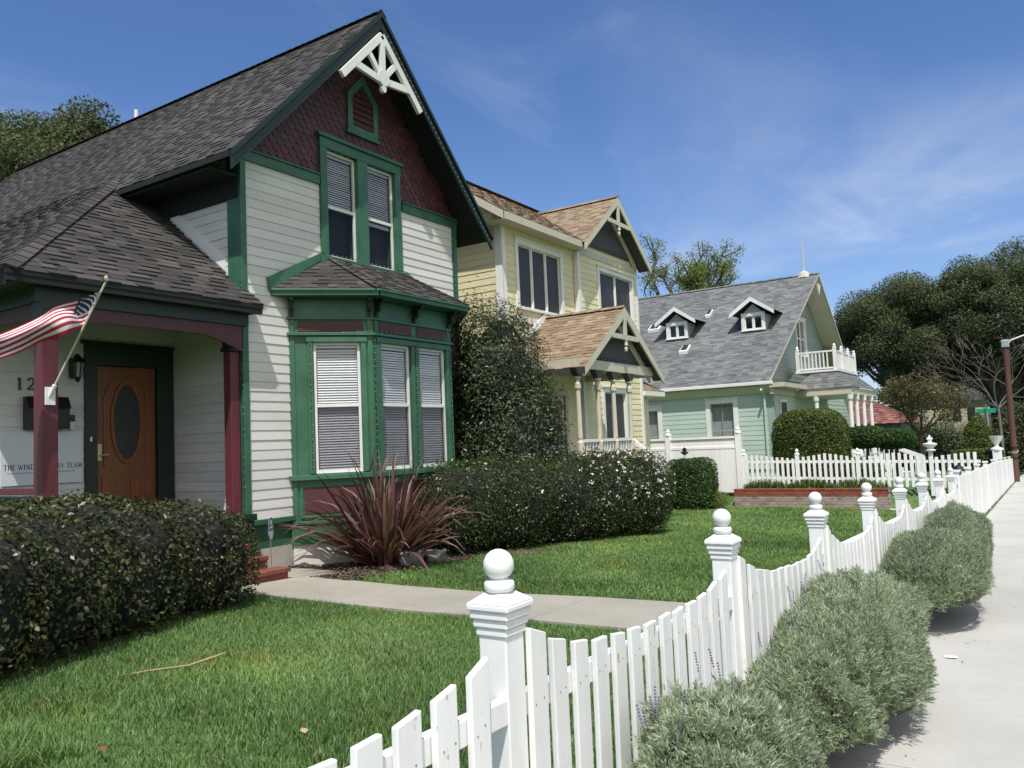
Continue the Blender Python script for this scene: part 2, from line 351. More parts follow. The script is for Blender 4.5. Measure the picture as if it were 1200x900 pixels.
def shingles(mb, o, a, b, poly, exp=0.14, tab=(0.14, 0.36), thick=(0.006, 0.017)):
    """laminated shingles over a convex polygon of (a,b) coordinates on a roof plane; a along the eave, b up the slope"""
    o, a, b = Vector(o), Vector(a).normalized(), Vector(b).normalized(); n = a.cross(b).normalized()
    if n.z < 0: n = -n
    P = lambda s, t, d: o + a * s + b * t + n * d
    mb.face([P(s, t, 0) for s, t in poly], .3)
    bmin, bmax = min(p[1] for p in poly), max(p[1] for p in poly); y = bmin; lo = True
    while y < bmax - .02:
        y1 = min(y + exp, bmax); r0, r1 = urange(poly, y + 1e-6), urange(poly, y1 - 1e-6)
        if r0 and r1:
            L = max(r0[0], r1[0]); Rr = min(r0[1], r1[1]); x = L + random.uniform(.03, .3); cuts = []
            while x < Rr - .05: cuts.append(x); x += random.uniform(*tab)
            xs0 = [r0[0]] + cuts + [r0[1]]; xs1 = [r1[0]] + cuts + [r1[1]]
            for i in range(len(xs0) - 1):
                lo = not lo; t0 = thick[0] if lo else thick[1]; t0 += random.uniform(-.001, .002); r = random.random()
                y0 = y + random.uniform(-.006, .006)
                A, B, Cc, D = P(xs0[i], y0, t0), P(xs0[i + 1], y0, t0), P(xs1[i + 1], y1 + .01, .003), P(xs1[i], y1 + .01, .003)
                mb.face([A, B, Cc, D], r); mb.face([P(xs0[i], y0, 0), P(xs0[i + 1], y0, 0), B, A], r * .4)
                mb.face([P(xs0[i], y0, 0), A, D, P(xs1[i], y1, 0)], r * .5); mb.face([P(xs0[i + 1], y0, 0), P(xs1[i + 1], y1, 0), Cc, B], r * .5)
        y = y1
def caps(mb, p0, p1, w=0.15, step=0.19, n0=(0, 0, 1), drop=0.35):
    """ridge or hip caps: folded shingles overlapping along a line"""
    p0, p1 = Vector(p0), Vector(p1); d = (p1 - p0); L = d.length; d.normalize(); s = d.cross(Vector(n0)).normalized(); u = s.cross(d)
    k = int(L / step)
    for i in range(k + 1):
        q0 = p0 + d * (i * step); q1 = p0 + d * min(L, (i + 1.12) * step); r = random.random()
        h0, h1 = .022 + random.uniform(0, .005), .012
        for sg in (-1, 1):
            e0 = q0 + s * (sg * w) - u * (w * drop - h0); e1 = q1 + s * (sg * w) - u * (w * drop - h1)
            mb.face([q0 + u * h0, e0, e1, q1 + u * h1], r); mb.face([q0 + u * (h0 - .03), q0 + u * h0, e0, e0 - u * .03], r * .7)

# ------------------------------------------------------------------ windows
def window(root, F, u0, u1, z0, z1, casing=.11, cmat=None, smat=None, mid=None, blind=None, screen=False, mull=1, head=.04, backmat=None,
           sash_w=.05, muntin=0, glass='glass', label=None, proud=.04, sill=True, lower_muntin=False):
    """a window in the opening u0..u1, z0..z1: casing (part) > sash, pane, blind"""
    cm = cmat or M['white_trim']; sm = smat or M['white_trim']
    w = MB(); c = casing
    if c:
        w.fbox(F, u0 - c, u0, z0 - .02, z1 + c, -.02, proud); w.fbox(F, u1, u1 + c, z0 - .02, z1 + c, -.02, proud)
        w.fbox(F, u0 + .001, u1 - .001, z1, z1 + c - .001, -.02, proud - .002)
        if head: w.fbox(F, u0 - c - .03, u1 + c + .03, z1 + c + .001, z1 + c + .001 + head, -.02, proud + .035)
        if sill: w.fbox(F, u0 - c - .03, u1 + c + .03, z0 - .075, z0 - .021, -.02, proud + .05)
    # jambs and the dark room behind
    w.fbox(F, u0 - .012, u0, z0, z1, -.2, -.021); w.fbox(F, u1, u1 + .012, z0, z1, -.2, -.021)
    w.fbox(F, u0, u1, z0 - .02, z0, -.2, -.021); w.fbox(F, u0, u1, z1, z1 + .012, -.2, -.021)
    w.cur = 1; w.fbox(F, u0 - .05, u1 + .05, z0 - .05, z1 + .05, -.27, -.21)
    win = w.build('window', [cm, backmat or M['interior']], root, bevel=.004 if casing else 0, label=label)
    n = mull; wid = (u1 - u0) / n; mw = .05
    for k in range(n):
        a = u0 + wid * k + (mw / 2 if k else 0); b = u0 + wid * (k + 1) - (mw / 2 if k < n - 1 else 0)
        s = MB(); d0, d1 = -.075, -.03; t = sash_w
        s.fbox(F, a, a + t, z0, z1, d0, d1); s.fbox(F, b - t, b, z0, z1, d0, d1)
        s.fbox(F, a + t, b - t, z0, z0 + t * 1.2, d0, d1 - .002); s.fbox(F, a + t, b - t, z1 - t, z1, d0, d1 - .002)
        if k < n - 1: s.fbox(F, b, b + mw, z0, z1, d0 - .02, d1 + .02)
        if mid: s.fbox(F, a + t, b - t, mid - .028, mid + .028, d0 - .004, d1 + .004)
        for q in range(muntin):
            um = a + (b - a) * (q + 1) / (muntin + 1); s.fbox(F, um - .011, um + .011, z0 + t, z1 - t, d0 + .01, d1 - .006)
        s.build('sash', sm, win, bevel=.003)
        g = MB(); g.face([F.p(a + t, z0 + t, -.052), F.p(b - t, z0 + t, -.052), F.p(b - t, z1 - t, -.052), F.p(a + t, z1 - t, -.052)])
        g.build('pane', M['screen'] if screen else M[glass], win)
        if mid and blind is True:
            g = MB(); g.face([F.p(a + t, z0 + t, -.034), F.p(b - t, z0 + t, -.034), F.p(b - t, mid - .03, -.034), F.p(a + t, mid - .03, -.034)]); g.build('insect_screen', M['mesh_screen'], win)
        if blind:
            bl = MB(); zb = z1 - t - .045; lo = z0 + t + .02 if blind is True else blind
            bl.fbox(F, a + t * .8, b - t * .8, zb, zb + .04, -.125, -.085)
            while zb > lo:
                zb -= .043; tl = math.radians(56 + random.uniform(-5, 5)); hw = .023; cy, cz = math.cos(tl) * hw, math.sin(tl) * hw
                e = random.uniform(-.003, .003)
                bl.face([F.p(a + t, zb + cz, -.105 - cy), F.p(b - t, zb + cz + e, -.105 - cy), F.p(b - t, zb - cz + e, -.105 + cy), F.p(a + t, zb - cz, -.105 + cy)])
            bl.fbox(F, a + t, b - t, lo - .03, lo - .008, -.118, -.092)
            bl.build('blind', M['blind'], win)
    return win

# ------------------------------------------------------------------ foliage
def leaf_quads(Pt, Nn, size, aspect=0.5, tilt=0.8, up=0.0):
    """diamond leaves at points Pt, facing roughly along normals Nn"""
    n = len(Pt); nn = Nn + RNG.normal(0, tilt, (n, 3)); nn[:, 2] += up
    nn /= np.linalg.norm(nn, axis=1)[:, None] + 1e-9
    t = RNG.normal(0, 1, (n, 3)); t -= nn * np.sum(t * nn, 1)[:, None]; t /= np.linalg.norm(t, axis=1)[:, None] + 1e-9
    b = np.cross(nn, t); L = (size * RNG.uniform(.65, 1.3, n))[:, None]; W = L * aspect
    V = np.empty((n, 4, 3)); V[:, 0] = Pt - t * L * .5; V[:, 2] = Pt + t * L * .5
    V[:, 1] = Pt - b * W * .5 + t * L * .06 + nn * L * .06; V[:, 3] = Pt + b * W * .5 + t * L * .06 + nn * L * .06
    return V.reshape(-1, 3), np.arange(n * 4).reshape(n, 4)
def lump(D, seed, k=3.0, amp=.1):
    s = np.zeros(len(D)); r = np.random.default_rng(seed)
    for i in range(6):
        v = r.normal(0, 1, 3) * k * (1 + i * .45); s += np.sin(D @ v + r.uniform(0, 6.3)) / (1 + i * .5)
    return 1 + amp * s / 1.8
def super_r(D, p): return np.sum(np.abs(D) ** p, 1) ** (-1.0 / p)
def foliage(name, shapes, n, size, mat, parent=None, power=2.0, depth=.12, amp=.1, lk=3.0, aspect=.5, core=.8, tilt=.8, up=.25, zmin=None, extra=None, whisk=0.0):
    """leaf cloud over a union of ellipsoids [(c, r)]; dark core inside, painted as inner shade. one mesh"""
    w = np.array([r[0] * r[1] + r[1] * r[2] + r[0] * r[2] for c, r in shapes]); w = w / w.sum()
    VV, FF, MI, RV = [], [], [], []; off = 0
    for i, (c, r) in enumerate(shapes):
        m = int(n * w[i]); D = RNG.normal(0, 1, (m, 3)); D /= np.linalg.norm(D, axis=1)[:, None]
        R = super_r(D, power) * lump(D, i * 7 + len(name), lk, amp); k = 1 - np.abs(RNG.normal(0, depth, m))
        if whisk: k = k + (RNG.random(m) < .06) * RNG.uniform(0, whisk, m)
        P = np.array(c) + D * (R * k)[:, None] * np.array(r)
        keep = np.ones(m, bool)
        for j, (c2, r2) in enumerate(shapes):
            if j != i:
                q = (P - np.array(c2)) / np.array(r2); keep &= np.sum(np.abs(q) ** power, 1) > .72
        if zmin is not None: keep &= P[:, 2] > zmin
        P = P[keep]; Nn = D[keep] / np.array(r); Nn /= np.linalg.norm(Nn, axis=1)[:, None]
        V, F = leaf_quads(P, Nn, size, aspect, tilt, up)
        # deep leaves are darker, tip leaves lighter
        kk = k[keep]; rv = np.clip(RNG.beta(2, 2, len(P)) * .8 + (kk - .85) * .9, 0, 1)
        VV.append(V); FF.append(F + off); off += len(V); MI.append(np.zeros(len(F))); RV.append(rv)
        if extra:
            em, frac, esz, zlo = extra
            sel = (RNG.random(len(P)) < frac) & (P[:, 2] > zlo) ; Pe = P[sel] + Nn[sel] * .02
            for s_ in range(4):
                V, F = leaf_quads(Pe + RNG.normal(0, esz * .4, Pe.shape), Nn[sel], esz, .9, .6, .2)
                VV.append(V); FF.append(F + off); off += len(V); MI.append(np.full(len(F), 2)); RV.append(RNG.random(len(F)))
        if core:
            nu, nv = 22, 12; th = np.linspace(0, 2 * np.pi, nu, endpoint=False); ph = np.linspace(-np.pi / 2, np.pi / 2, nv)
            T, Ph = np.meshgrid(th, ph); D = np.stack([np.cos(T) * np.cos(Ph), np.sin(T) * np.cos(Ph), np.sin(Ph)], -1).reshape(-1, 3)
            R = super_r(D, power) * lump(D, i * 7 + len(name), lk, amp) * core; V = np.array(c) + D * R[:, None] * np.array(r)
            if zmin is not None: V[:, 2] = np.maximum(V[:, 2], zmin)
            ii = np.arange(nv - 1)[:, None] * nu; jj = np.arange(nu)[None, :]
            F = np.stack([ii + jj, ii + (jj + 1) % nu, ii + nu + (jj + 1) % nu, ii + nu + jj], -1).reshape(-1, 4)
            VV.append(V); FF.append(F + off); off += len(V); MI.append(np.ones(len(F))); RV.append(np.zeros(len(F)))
    mats = [mat, M['core']] + ([extra[0]] if extra else [])
    return np_mesh(name, np.concatenate(VV), np.concatenate(FF), mats, np.concatenate(MI), np.concatenate(RV), parent)
def branch_tree(mb, p, d, L, r, lev, ends, spread=.6, up=.15, rs=random, minr=.012, nseg=4):
    pts = [Vector(p)]; d = Vector(d).normalized(); rad = [r]
    for i in range(nseg):
        d = (d + Vector((rs.gauss(0, .13), rs.gauss(0, .13), rs.gauss(0, .1) + up * .25))).normalized()
        pts.append(pts[-1] + d * (L / nseg)); rad.append(max(minr * .6, r * (1 - .45 * (i + 1) / nseg)))
    mb.tube(pts, rad, 7 if lev > 1 else 5)
    if lev == 0: ends.append((pts[-1], d)); ends.append((pts[-2], d)); return
    if lev <= 2: ends.append((pts[-1], d))
    for k in range(rs.choice((2, 3, 3)) if lev > 1 else 3):
        i = rs.randint(2, nseg); q = pts[i] if k else pts[-1]
        nd = (d + Vector((rs.gauss(0, spread), rs.gauss(0, spread), rs.gauss(0, spread * .6) + up))).normalized()
        branch_tree(mb, q, nd, L * rs.uniform(.58, .82), max(minr, rad[i if k else -1] * rs.uniform(.6, .8)), lev - 1, ends, spread, up, rs, minr, nseg)
def crown_at(name, cents, n_each, rad, size, mat, parent, flat=.7, aspect=.55, up=.3, core=False):
    P, Nn, rv = [], [], []
    for (c, R) in cents:
        m = max(4, int(n_each * (R / rad) ** 2)); D = RNG.normal(0, 1, (m, 3)); D /= np.linalg.norm(D, axis=1)[:, None]
        k = RNG.random(m) ** .45; p = np.array(c) + D * k[:, None] * R * np.array([1, 1, flat]); P.append(p); Nn.append(D)
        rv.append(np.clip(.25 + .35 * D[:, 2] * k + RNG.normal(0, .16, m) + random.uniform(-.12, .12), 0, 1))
    P = np.concatenate(P); Nn = np.concatenate(Nn); V, F = leaf_quads(P, Nn, size, aspect, .9, up)
    return np_mesh(name, V, F, [mat], None, np.concatenate(rv), parent)
# ================================================================== the house with the green trim
W1 = -10.3                                   # its street wall
h1 = thing('victorian_house', (W1, 11, -.35), 'white clapboard Victorian house with green trim, burgundy gable and charcoal roof', 'house')
F1 = Fr((W1, 0, 0), (0, 1, 0), (1, 0, 0))     # u is Y
YL, YR, YC = 8.2, 13.75, 10.97
ZB, ZE = .58, 6.28                           # bottom of the boards, belt under the gable
RZ, SLP = 9.72, 1.06                         # ridge height, main pitch
OV = -9.70                                   # front edge of the main roof
roofz = lambda y: RZ - SLP * abs(y - YC)
UW = (9.99, 11.93, 5.02, 6.98)               # upstairs window opening
bayP = [(W1, 9.1), (-9.4, 10.17), (-9.4, 12.3), (W1, 13.37)]
BZ0, BZ1, SILL, HEAD = .1, 4.15, 1.24, 3.42
mb = MB(); siding(mb, F1, [(YL, ZB), (YR, ZB), (YR, ZE + .02), (YL, ZE + .02)], .155, holes=[UW, (9.12, 13.35, ZB, 4.2)])
mb.build('wall', M['white_siding'], h1)
FS = Fr((0, YL, 0), (-1, 0, 0), (0, -1, 0))    # side wall of the wing, u = -X
mb = MB(); siding(mb, FS, [(-W1, ZB), (12.13, ZB), (12.13, 6.75), (-W1, 6.75)], .155); mb.build('wall', M['white_siding'], h1)
FD = Fr((-12.11, 0, 0), (0, 1, 0), (1, 0, 0))   # wall with the front door
DO = (6.87, 7.89, .72, 3.08)
mb = MB(); siding(mb, FD, [(4.95, ZB), (YL, ZB), (YL, 3.85), (4.95, 3.85)], .155, holes=[DO]); mb.build('wall', M['white_siding'], h1)
mb = MB()                                       # the plain sides and back that close the body
mb.box(-22.9, -22.8, 4.95, YR - .02, -.6, 6.2); mb.box(-22.8, -10.4, YR - .06, YR - .01, -.6, 6.2); mb.box(-22.8, -12.2, 4.95, 5.0, -.6, 3.8)
mb.build('rear_wall', M['white_siding'], h1)
# gable: fish-scale shingles
gp = [(YL, ZE + .17), (YR, ZE + .17), (YC, ZE + .17 + (YR - YL) / 2 * SLP)]
VW = (10.74, 11.26, 7.62, 8.2)
mb = MB(); zw = UW[3] + .02; q_ = lambda z: (YL - .1 + (z - ZE) / SLP, YR + .1 - (z - ZE) / SLP)
for P_ in ([(YL - .1, ZE), (UW[0], ZE), (UW[0], zw), (q_(zw)[0], zw)], [(UW[1], ZE), (YR + .1, ZE), (q_(zw)[1], zw), (UW[1], zw)], [(q_(zw)[0], zw + .001), (q_(zw)[1], zw + .001), (YC, ZE + .1 + (YR - YL) / 2 * SLP + .2)]): mb.fprism(F1, P_, -.03, -.004)
z = ZE + .1; row = 0
while z < 9.45:
    u = YL - .2 + (row % 2) * .085
    while u < YR + .2:
        zc = z + .08
        if abs(u + .085 - YC) < (9.55 - zc) / SLP and not (UW[0] - .02 < u + .085 < UW[1] + .02 and zc < UW[3]):
            r = random.random(); d = .016 + random.uniform(-.002, .003)
            pts = [F1.p(u + .004, z + .15, .004), F1.p(u + .004, z + .055, .4 * d + .006), F1.p(u + .055, z, d), F1.p(u + .115, z, d), F1.p(u + .166, z + .055, .4 * d + .006), F1.p(u + .166, z + .15, .004)]
            mb.face(pts, r)
            for q in range(1, 4): mb.face([F1.p(pts[q].y, pts[q].z, -.0), F1.p(pts[q + 1].y, pts[q + 1].z, -.0), pts[q + 1], pts[q]], 0)
        u += .17
    z += .118; row += 1
mb.build('gable_shingles', M['burgundy'], h1)
# belt, corner boards, water table
for a, b in ((YL - .02, UW[0] - .13), (UW[1] + .13, YR + .08)):
    mb = MB(); mb.fbox(F1, a, b, ZE, ZE + .16, .0, .05); mb.fbox(F1, a, b, ZE + .16, ZE + .19, 0, .08); mb.build('belt_board', M['green'], h1, .004)
mb = MB(); mb.fbox(F1, YL - .03, YL + .075, .5, ZE, 0, .035); mb.build('corner_board', M['green'], h1, .004)
mb = MB(); mb.fbox(F1, YR - .08, YR + .07, .5, ZE, 0, .035); mb.build('corner_board', M['green'], h1, .004)
mb = MB(); mb.fbox(FS, -W1 - .03, -W1 + .3, .42, 6.6, 0, .032); mb.build('corner_board', M['green'], h1, .004)
mb = MB(); mb.fbox(F1, YL - .04, YR + .05, .5, .579, 0, .06); mb.fbox(F1, YL - .02, YR + .02, .12, .499, -.06, -.02); mb.build('water_table', [M['green']], h1, .004)
mb = MB(); mb.box(W1 - .3, W1 - .015, YL, YR, -.75, .119); mb.build('foundation', M['found'], h1)
# gable vent
vt = MB(); po = [(10.6, 7.5), (11.4, 7.5), (11.4, 8.22), (11.0, 8.66), (10.6, 8.22)]; pi = [(10.72, 7.62), (11.28, 7.62), (11.28, 8.16), (11.0, 8.47), (10.72, 8.16)]
for k in range(5):
    a, b, c, d = po[k], po[(k + 1) % 5], pi[(k + 1) % 5], pi[k]; vt.fprism(F1, [a, b, c, d], .0, .055)
vt.fbox(F1, 10.56, 11.44, 7.44, 7.499, 0, .075)
v = vt.build('gable_vent', M['green'], h1, .004)
lv = MB(); lv.fprism(F1, pi, -.0, .02, 0)
for k in range(7):
    zz = 7.64 + k * .115; hw = .28 if zz < 8.1 else max(.03, .28 - (zz - 8.1) * .9)
    lv.face([F1.p(11 - hw, zz, .05), F1.p(11 + hw, zz, .05), F1.p(11 + hw, zz + .085, .022), F1.p(11 - hw, zz + .085, .022)], .6)
lv.build('louvre', M['burgundy'], v)
# upstairs window pair: green casing, white sashes, half drawn blinds
for k, (a, b) in enumerate(((10.03, 10.80), (11.06, 11.84))):
    wn = window(h1, F1, a, b, UW[2], UW[3], casing=0, cmat=M['green'], mid=5.95, blind=(5.98, 5.9)[k], sash_w=.045, glass='dark_glass', backmat=M['interior'])
mb = MB()
for a, b in ((9.87, 10.03), (10.80, 11.06), (11.84, 12.0)): mb.fbox(F1, a, b, 4.9, 7.03, -.03, .06)
mb.fbox(F1, 9.86, 12.01, 6.98, 7.16, -.03, .066); mb.fbox(F1, 9.8, 12.07, 7.161, 7.22, -.03, .11)
mb.fbox(F1, 9.82, 12.05, 4.86, 5.019, -.03, .1); mb.fbox(F1, 9.9, 11.97, 5.0, 5.02, -.2, 0)
mb.build('window_casing', M['green'], h1, .005)

# ---- main roof
mb = MB()
L = math.sqrt(1 + SLP ** 2)
shingles(mb, (OV, 7.58, roofz(7.58) + .0), (-1, 0, 0), (0, 1, SLP), [(0, 0), (13.5, 0), (13.5, (YC - 7.58) * L), (0, (YC - 7.58) * L)], .135)
shingles(mb, (OV, 14.36, roofz(14.36)), (-1, 0, 0), (0, -1, SLP), [(0, 0), (13.5, 0), (13.5, (14.36 - YC) * L), (0, (14.36 - YC) * L)], .3, (.3, .6))
caps(mb, (OV + .02, YC, RZ + .03), (-23.2, YC, RZ + .03), .14, .19, drop=.8)
PS = .787                                     # porch and side roof pitch
pz = lambda x: 3.9 + PS * (-9.95 - x)
Lp = math.sqrt(1 + PS ** 2)
# lean-to slope along the side, then the porch slope facing the street, hipped where they meet
shingles(mb, (-9.95, 4.6, 3.9), (-1, 0, 0), (0, 1, PS), [(0, 0), (13.2, 0), (13.2, 3.55 * Lp), (3.55, 3.55 * Lp)], .135)
shingles(mb, (-9.95, 4.6, 3.9), (0, 1, 0), (-1, 0, PS), [(0, 0), (3.72, 0), (3.72, .3 * Lp), (3.585, .42 * Lp), (3.585, 3.5 * Lp), (3.5, 3.5 * Lp)], .135, (.16, .4), (.008, .022))
caps(mb, (-9.97, 4.58, 3.93), (-13.4, 8.05, 3.93 + PS * 3.45), .13, .2, drop=.42)
mb.face([(OV, YC, RZ - .02), (OV, 7.58, roofz(7.58) - .02), (-23.2, 7.58, roofz(7.58) - .02), (-23.2, YC, RZ - .02)], .2)
roof = mb.build('roof', M['roof_dark'], h1)
mb = MB(); mb.tube([(-18.3, 11.45, 9.2), (-18.3, 11.45, 10.3)], .05); mb.build('vent_pipe', M['white_trim'], roof)
# soffits, rake boards
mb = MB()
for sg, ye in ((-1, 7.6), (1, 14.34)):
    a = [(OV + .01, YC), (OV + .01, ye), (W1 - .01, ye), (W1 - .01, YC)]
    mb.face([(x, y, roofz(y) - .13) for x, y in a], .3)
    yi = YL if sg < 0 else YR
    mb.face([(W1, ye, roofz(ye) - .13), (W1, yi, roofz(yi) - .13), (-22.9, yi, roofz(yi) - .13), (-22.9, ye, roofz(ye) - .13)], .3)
mb.build('soffit', M['shaded_green'], h1)
FO = Fr((OV, 0, 0), (0, 1, 0), (1, 0, 0))
for sg, ye in ((-1, 7.58), (1, 14.36)):
    mb = MB(); ze = roofz(ye); mb.fprism(FO, [(YC, RZ - .005), (ye, ze - .005), (ye, ze - .3), (YC, RZ - .32)] if sg < 0 else [(YC, RZ - .32), (ye, ze - .3), (ye, ze - .005), (YC, RZ - .005)], -.045, 0)
    mb.fprism(FO, [(YC, RZ + .0), (ye, ze + .0), (ye, ze - .09), (YC, RZ - .1)] if sg < 0 else [(YC, RZ - .1), (ye, ze - .09), (ye, ze), (YC, RZ)], .001, .035)
    mb.build('rake_board', M['dark_green'], h1, .004)
mb = MB(); mb.box(-22.9, OV - .05, 7.565, 7.6, roofz(7.58) - .1, roofz(7.58) - .015); mb.build('fascia', M['shaded_green'], h1)
mb = MB(); mb.box(-13.6, W1 - .02, 7.64, YL - .002, 5.98, 6.02); mb.box(-13.6, W1 - .02, YL - .045, YL - .001, 5.66, 5.979); mb.build('boxed_eave', M['shaded_green'], h1)  # dark soffit and wall strip fill in the shaded band under the eave
# carved sunburst in the peak
oc, ot = 10.94, 9.3
mb = MB()
def obar(a, b, w, d0=-.02, d1=.05): 
    A, B = Vector((0, oc + a[0], ot + a[1])), Vector((0, oc + b[0], ot + b[1])); t = (B - A).normalized(); nn = Vector((0, -t.z, t.y)) * (w / 2)
    mb.fprism(FO, [((A - nn).y, (A - nn).z), ((B - nn).y, (B - nn).z), ((B + nn).y, (B + nn).z), ((A + nn).y, (A + nn).z)], d0, d1)
for s in (-1, 1):
    obar((0, -.06), (s * 1.06, -.06 - 1.06 * SLP), .13); obar((s * .02, -.93), (s * .78, -.85), .13, -.018, .048)
    obar((0, -.9), (s * .4, -.46), .1, -.015, .045)
obar((0, -.15), (0, -1.02), .11, -.012, .054); mb.fprism(FO, [(oc + .15 * math.cos(t * .5236), ot - .88 + .15 * math.sin(t * .5236)) for t in range(12)], -.01, .06)
mb.fprism(FO, [(oc + .06 * math.cos(t * .7854), ot - 1.08 + .08 * math.sin(t * .7854)) for t in range(8)], -.02, .056)
mb.build('gable_ornament', M['white_trim'], h1, .005)
# white flashing board on the wing's side wall
mb = MB(); xa, xb = 10.66, 12.5
mb.fprism(FS, [(xa, pz(-xa) + .06), (xa, pz(-xa) + .27), (xb, pz(-xb) + .27), (xb, pz(-xb) + .06)], .0, .03); mb.build('flashing_board', M['white_trim'], h1, .004)

# ---- bay window
def baywall(i):
    (x0, y0), (x1, y1) = bayP[i], bayP[i + 1]; d = Vector((x1 - x0, y1 - y0, 0)); n = Vector((d.y, -d.x, 0)); return Fr((x0, y0, 0), d, n), d.length
bay = MB(); opens = []
for i in range(3):
    F, Ln = baywall(i)
    op = [(.4, 1.17)] if i == 0 else ([(.17, .95), (1.18, 1.97)] if i == 1 else [(.3, 1.05)])
    opens.append((F, op))
    us = [0] + [q for o in op for q in o] + [Ln]
    for k in range(0, len(us), 2): bay.fbox(F, us[k], us[k + 1], SILL, HEAD, -.13, 0)
    bay.fbox(F, 0, Ln, HEAD, BZ1, -.13, -.001); bay.fbox(F, 0, Ln, .42, SILL - .001, -.13, -.001)
    bay.fbox(F, -.01, Ln + .01, BZ0, .419, -.13, .02)
    # pilasters, belts, sill
    for u in ((0.02, .1), (Ln - .1, Ln - .02)): bay.fbox(F, u[0], u[1], .42, BZ1, 0, .022)
    for o in op:
        bay.fbox(F, o[0] - .1, o[0] - .012, SILL, HEAD, 0, .035); bay.fbox(F, o[1] + .012, o[1] + .1, SILL, HEAD, 0, .035)
        bay.fbox(F, o[0] - .12, o[1] + .12, HEAD + .001, HEAD + .09, 0, .05)
    bay.fbox(F, -.03, Ln + .03, SILL - .1, SILL - .02, .001, .09); bay.fbox(F, -.02, Ln + .02, 3.53, 3.58, 0, .07); bay.fbox(F, -.02, Ln + .02, 3.8, 3.84, 0, .045)
    bay.fbox(F, 0, Ln, .42, .47, 0, .05); bay.fbox(F, .14, Ln - .14, .52, .56, 0, .025); bay.fbox(F, .14, Ln - .14, 1.02, 1.06, 0, .025)
    bay.fbox(F, .14, .18, .561, 1.019, 0, .025); bay.fbox(F, Ln - .18, Ln - .14, .561, 1.019, 0, .025)
bayo = bay.build('bay', M['green'], h1, .004)
for i, (F, op) in enumerate(opens):
    for o in op: window(h1, F, o[0], o[1], SILL, HEAD, casing=0, mid=2.36, blind=True, sash_w=.045)
for i in range(3):
    F, Ln = baywall(i)
    segs = [(.16, Ln - .16)] if i != 1 else [(.16, 1.0), (1.14, Ln - .16)]
    for a, b in segs: mb = MB(); mb.fbox(F, a, b, 3.6, 3.78, .0, .012); mb.build('panel', M['burgundy'], bayo, .003)
    mb = MB(); mb.fbox(F, .2, Ln - .2, .58, 1.0, 0, .008); mb.build('panel', M['burgundy'], bayo, .003)
# scrolled eave brackets
for i in range(3):
    F, Ln = baywall(i)
    for u in ((.06, Ln - .06) if i != 1 else (.06, Ln / 2, Ln - .06)):
        prof = [(.0, 3.82), (.05, 3.84), (.07, 3.93), (.13, 3.97), (.17, 4.08), (.22, 4.1), (.22, 4.15), (0, 4.15)]
        mb = MB(); a = [F.p(u - .03, z, d) for d, z in prof]; b = [F.p(u + .03, z, d) for d, z in prof]
        mb.face(a); mb.face(b[::-1])
        for k in range(len(a)): mb.face([a[k], a[(k + 1) % 8], b[(k + 1) % 8], b[k]], .4)
        mb.build('bracket', M['dark_green'], bayo)
mb = MB(); mb.box(W1 - .1, -9.42, 9.2, 13.27, -.8, BZ0 - .001) if False else None
fp = [(W1, 9.12), (-9.43, 10.19), (-9.43, 12.28), (W1, 13.35)]
for i in range(3):
    (x0, y0), (x1, y1) = fp[i], fp[i + 1]; d = Vector((x1 - x0, y1 - y0, 0)); F = Fr((x0, y0, 0), d, Vector((d.y, -d.x, 0))); mb.fbox(F, 0, d.length, -.85, BZ0 - .002, -.15, 0)
mb.build('foundation', M['found_white'], h1)
# bay roof
E = [(W1, 8.72), (-9.06, 10.0), (-9.06, 12.5), (W1, 13.82)]; T = [(W1, 9.93), (-10.22, 10.05), (-10.22, 12.0), (W1, 12.1)]; ez, tz = 4.28, 4.98
mb = MB(); eo = MB()
for i in range(3):
    e0, e1, t0, t1 = (Vector((*E[i], ez)), Vector((*E[i + 1], ez)), Vector((*T[i], tz)), Vector((*T[i + 1], tz)))
    a = (e1 - e0).normalized(); n = a.cross((t0 + t1) / 2 - (e0 + e1) / 2).normalized(); b = n.cross(a).normalized()
    if b.z < 0: b = -b
    q = lambda p: ((p - e0).dot(a), (p - e0).dot(b))
    shingles(mb, e0, a, b, [(0, 0), ((e1 - e0).length, 0), q(t1), q(t0)], .13, (.14, .32), (.008, .02))
    d = Vector((a.x, a.y, 0)); F = Fr((e0.x, e0.y, 0), d, Vector((d.y, -d.x, 0))); Ln = (e1 - e0).length
    eo.fbox(F, .02, Ln - .02, ez - .12, ez - .012, -.05, 0); eo.fbox(F, 0.0, Ln, ez - .045, ez - .005, .001, .03)
    if i < 2: caps(mb, e1 + Vector((0, 0, .01)), t1 + Vector((0, 0, .01)), .1, .16, drop=.25)
eo.face([(x, y, ez - .125) for x, y in E], .3)
br = mb.build('bay_roof', M['roof_dark'], h1)
eo.build('eave', M['green'], br, .004)
mb = MB(); mb.fprism(F1, [(8.7, 4.22), (9.9, 4.96), (9.9, 5.08), (8.66, 4.44)], .018, .06); mb.build('flashing_board', M['green'], h1, .004); mb = MB(); mb.fprism(F1, [(12.12, 4.98), (13.84, 4.26), (13.84, 4.38), (12.12, 5.06)], .018, .05); mb.build('flashing_board', M['green'], h1, .004)

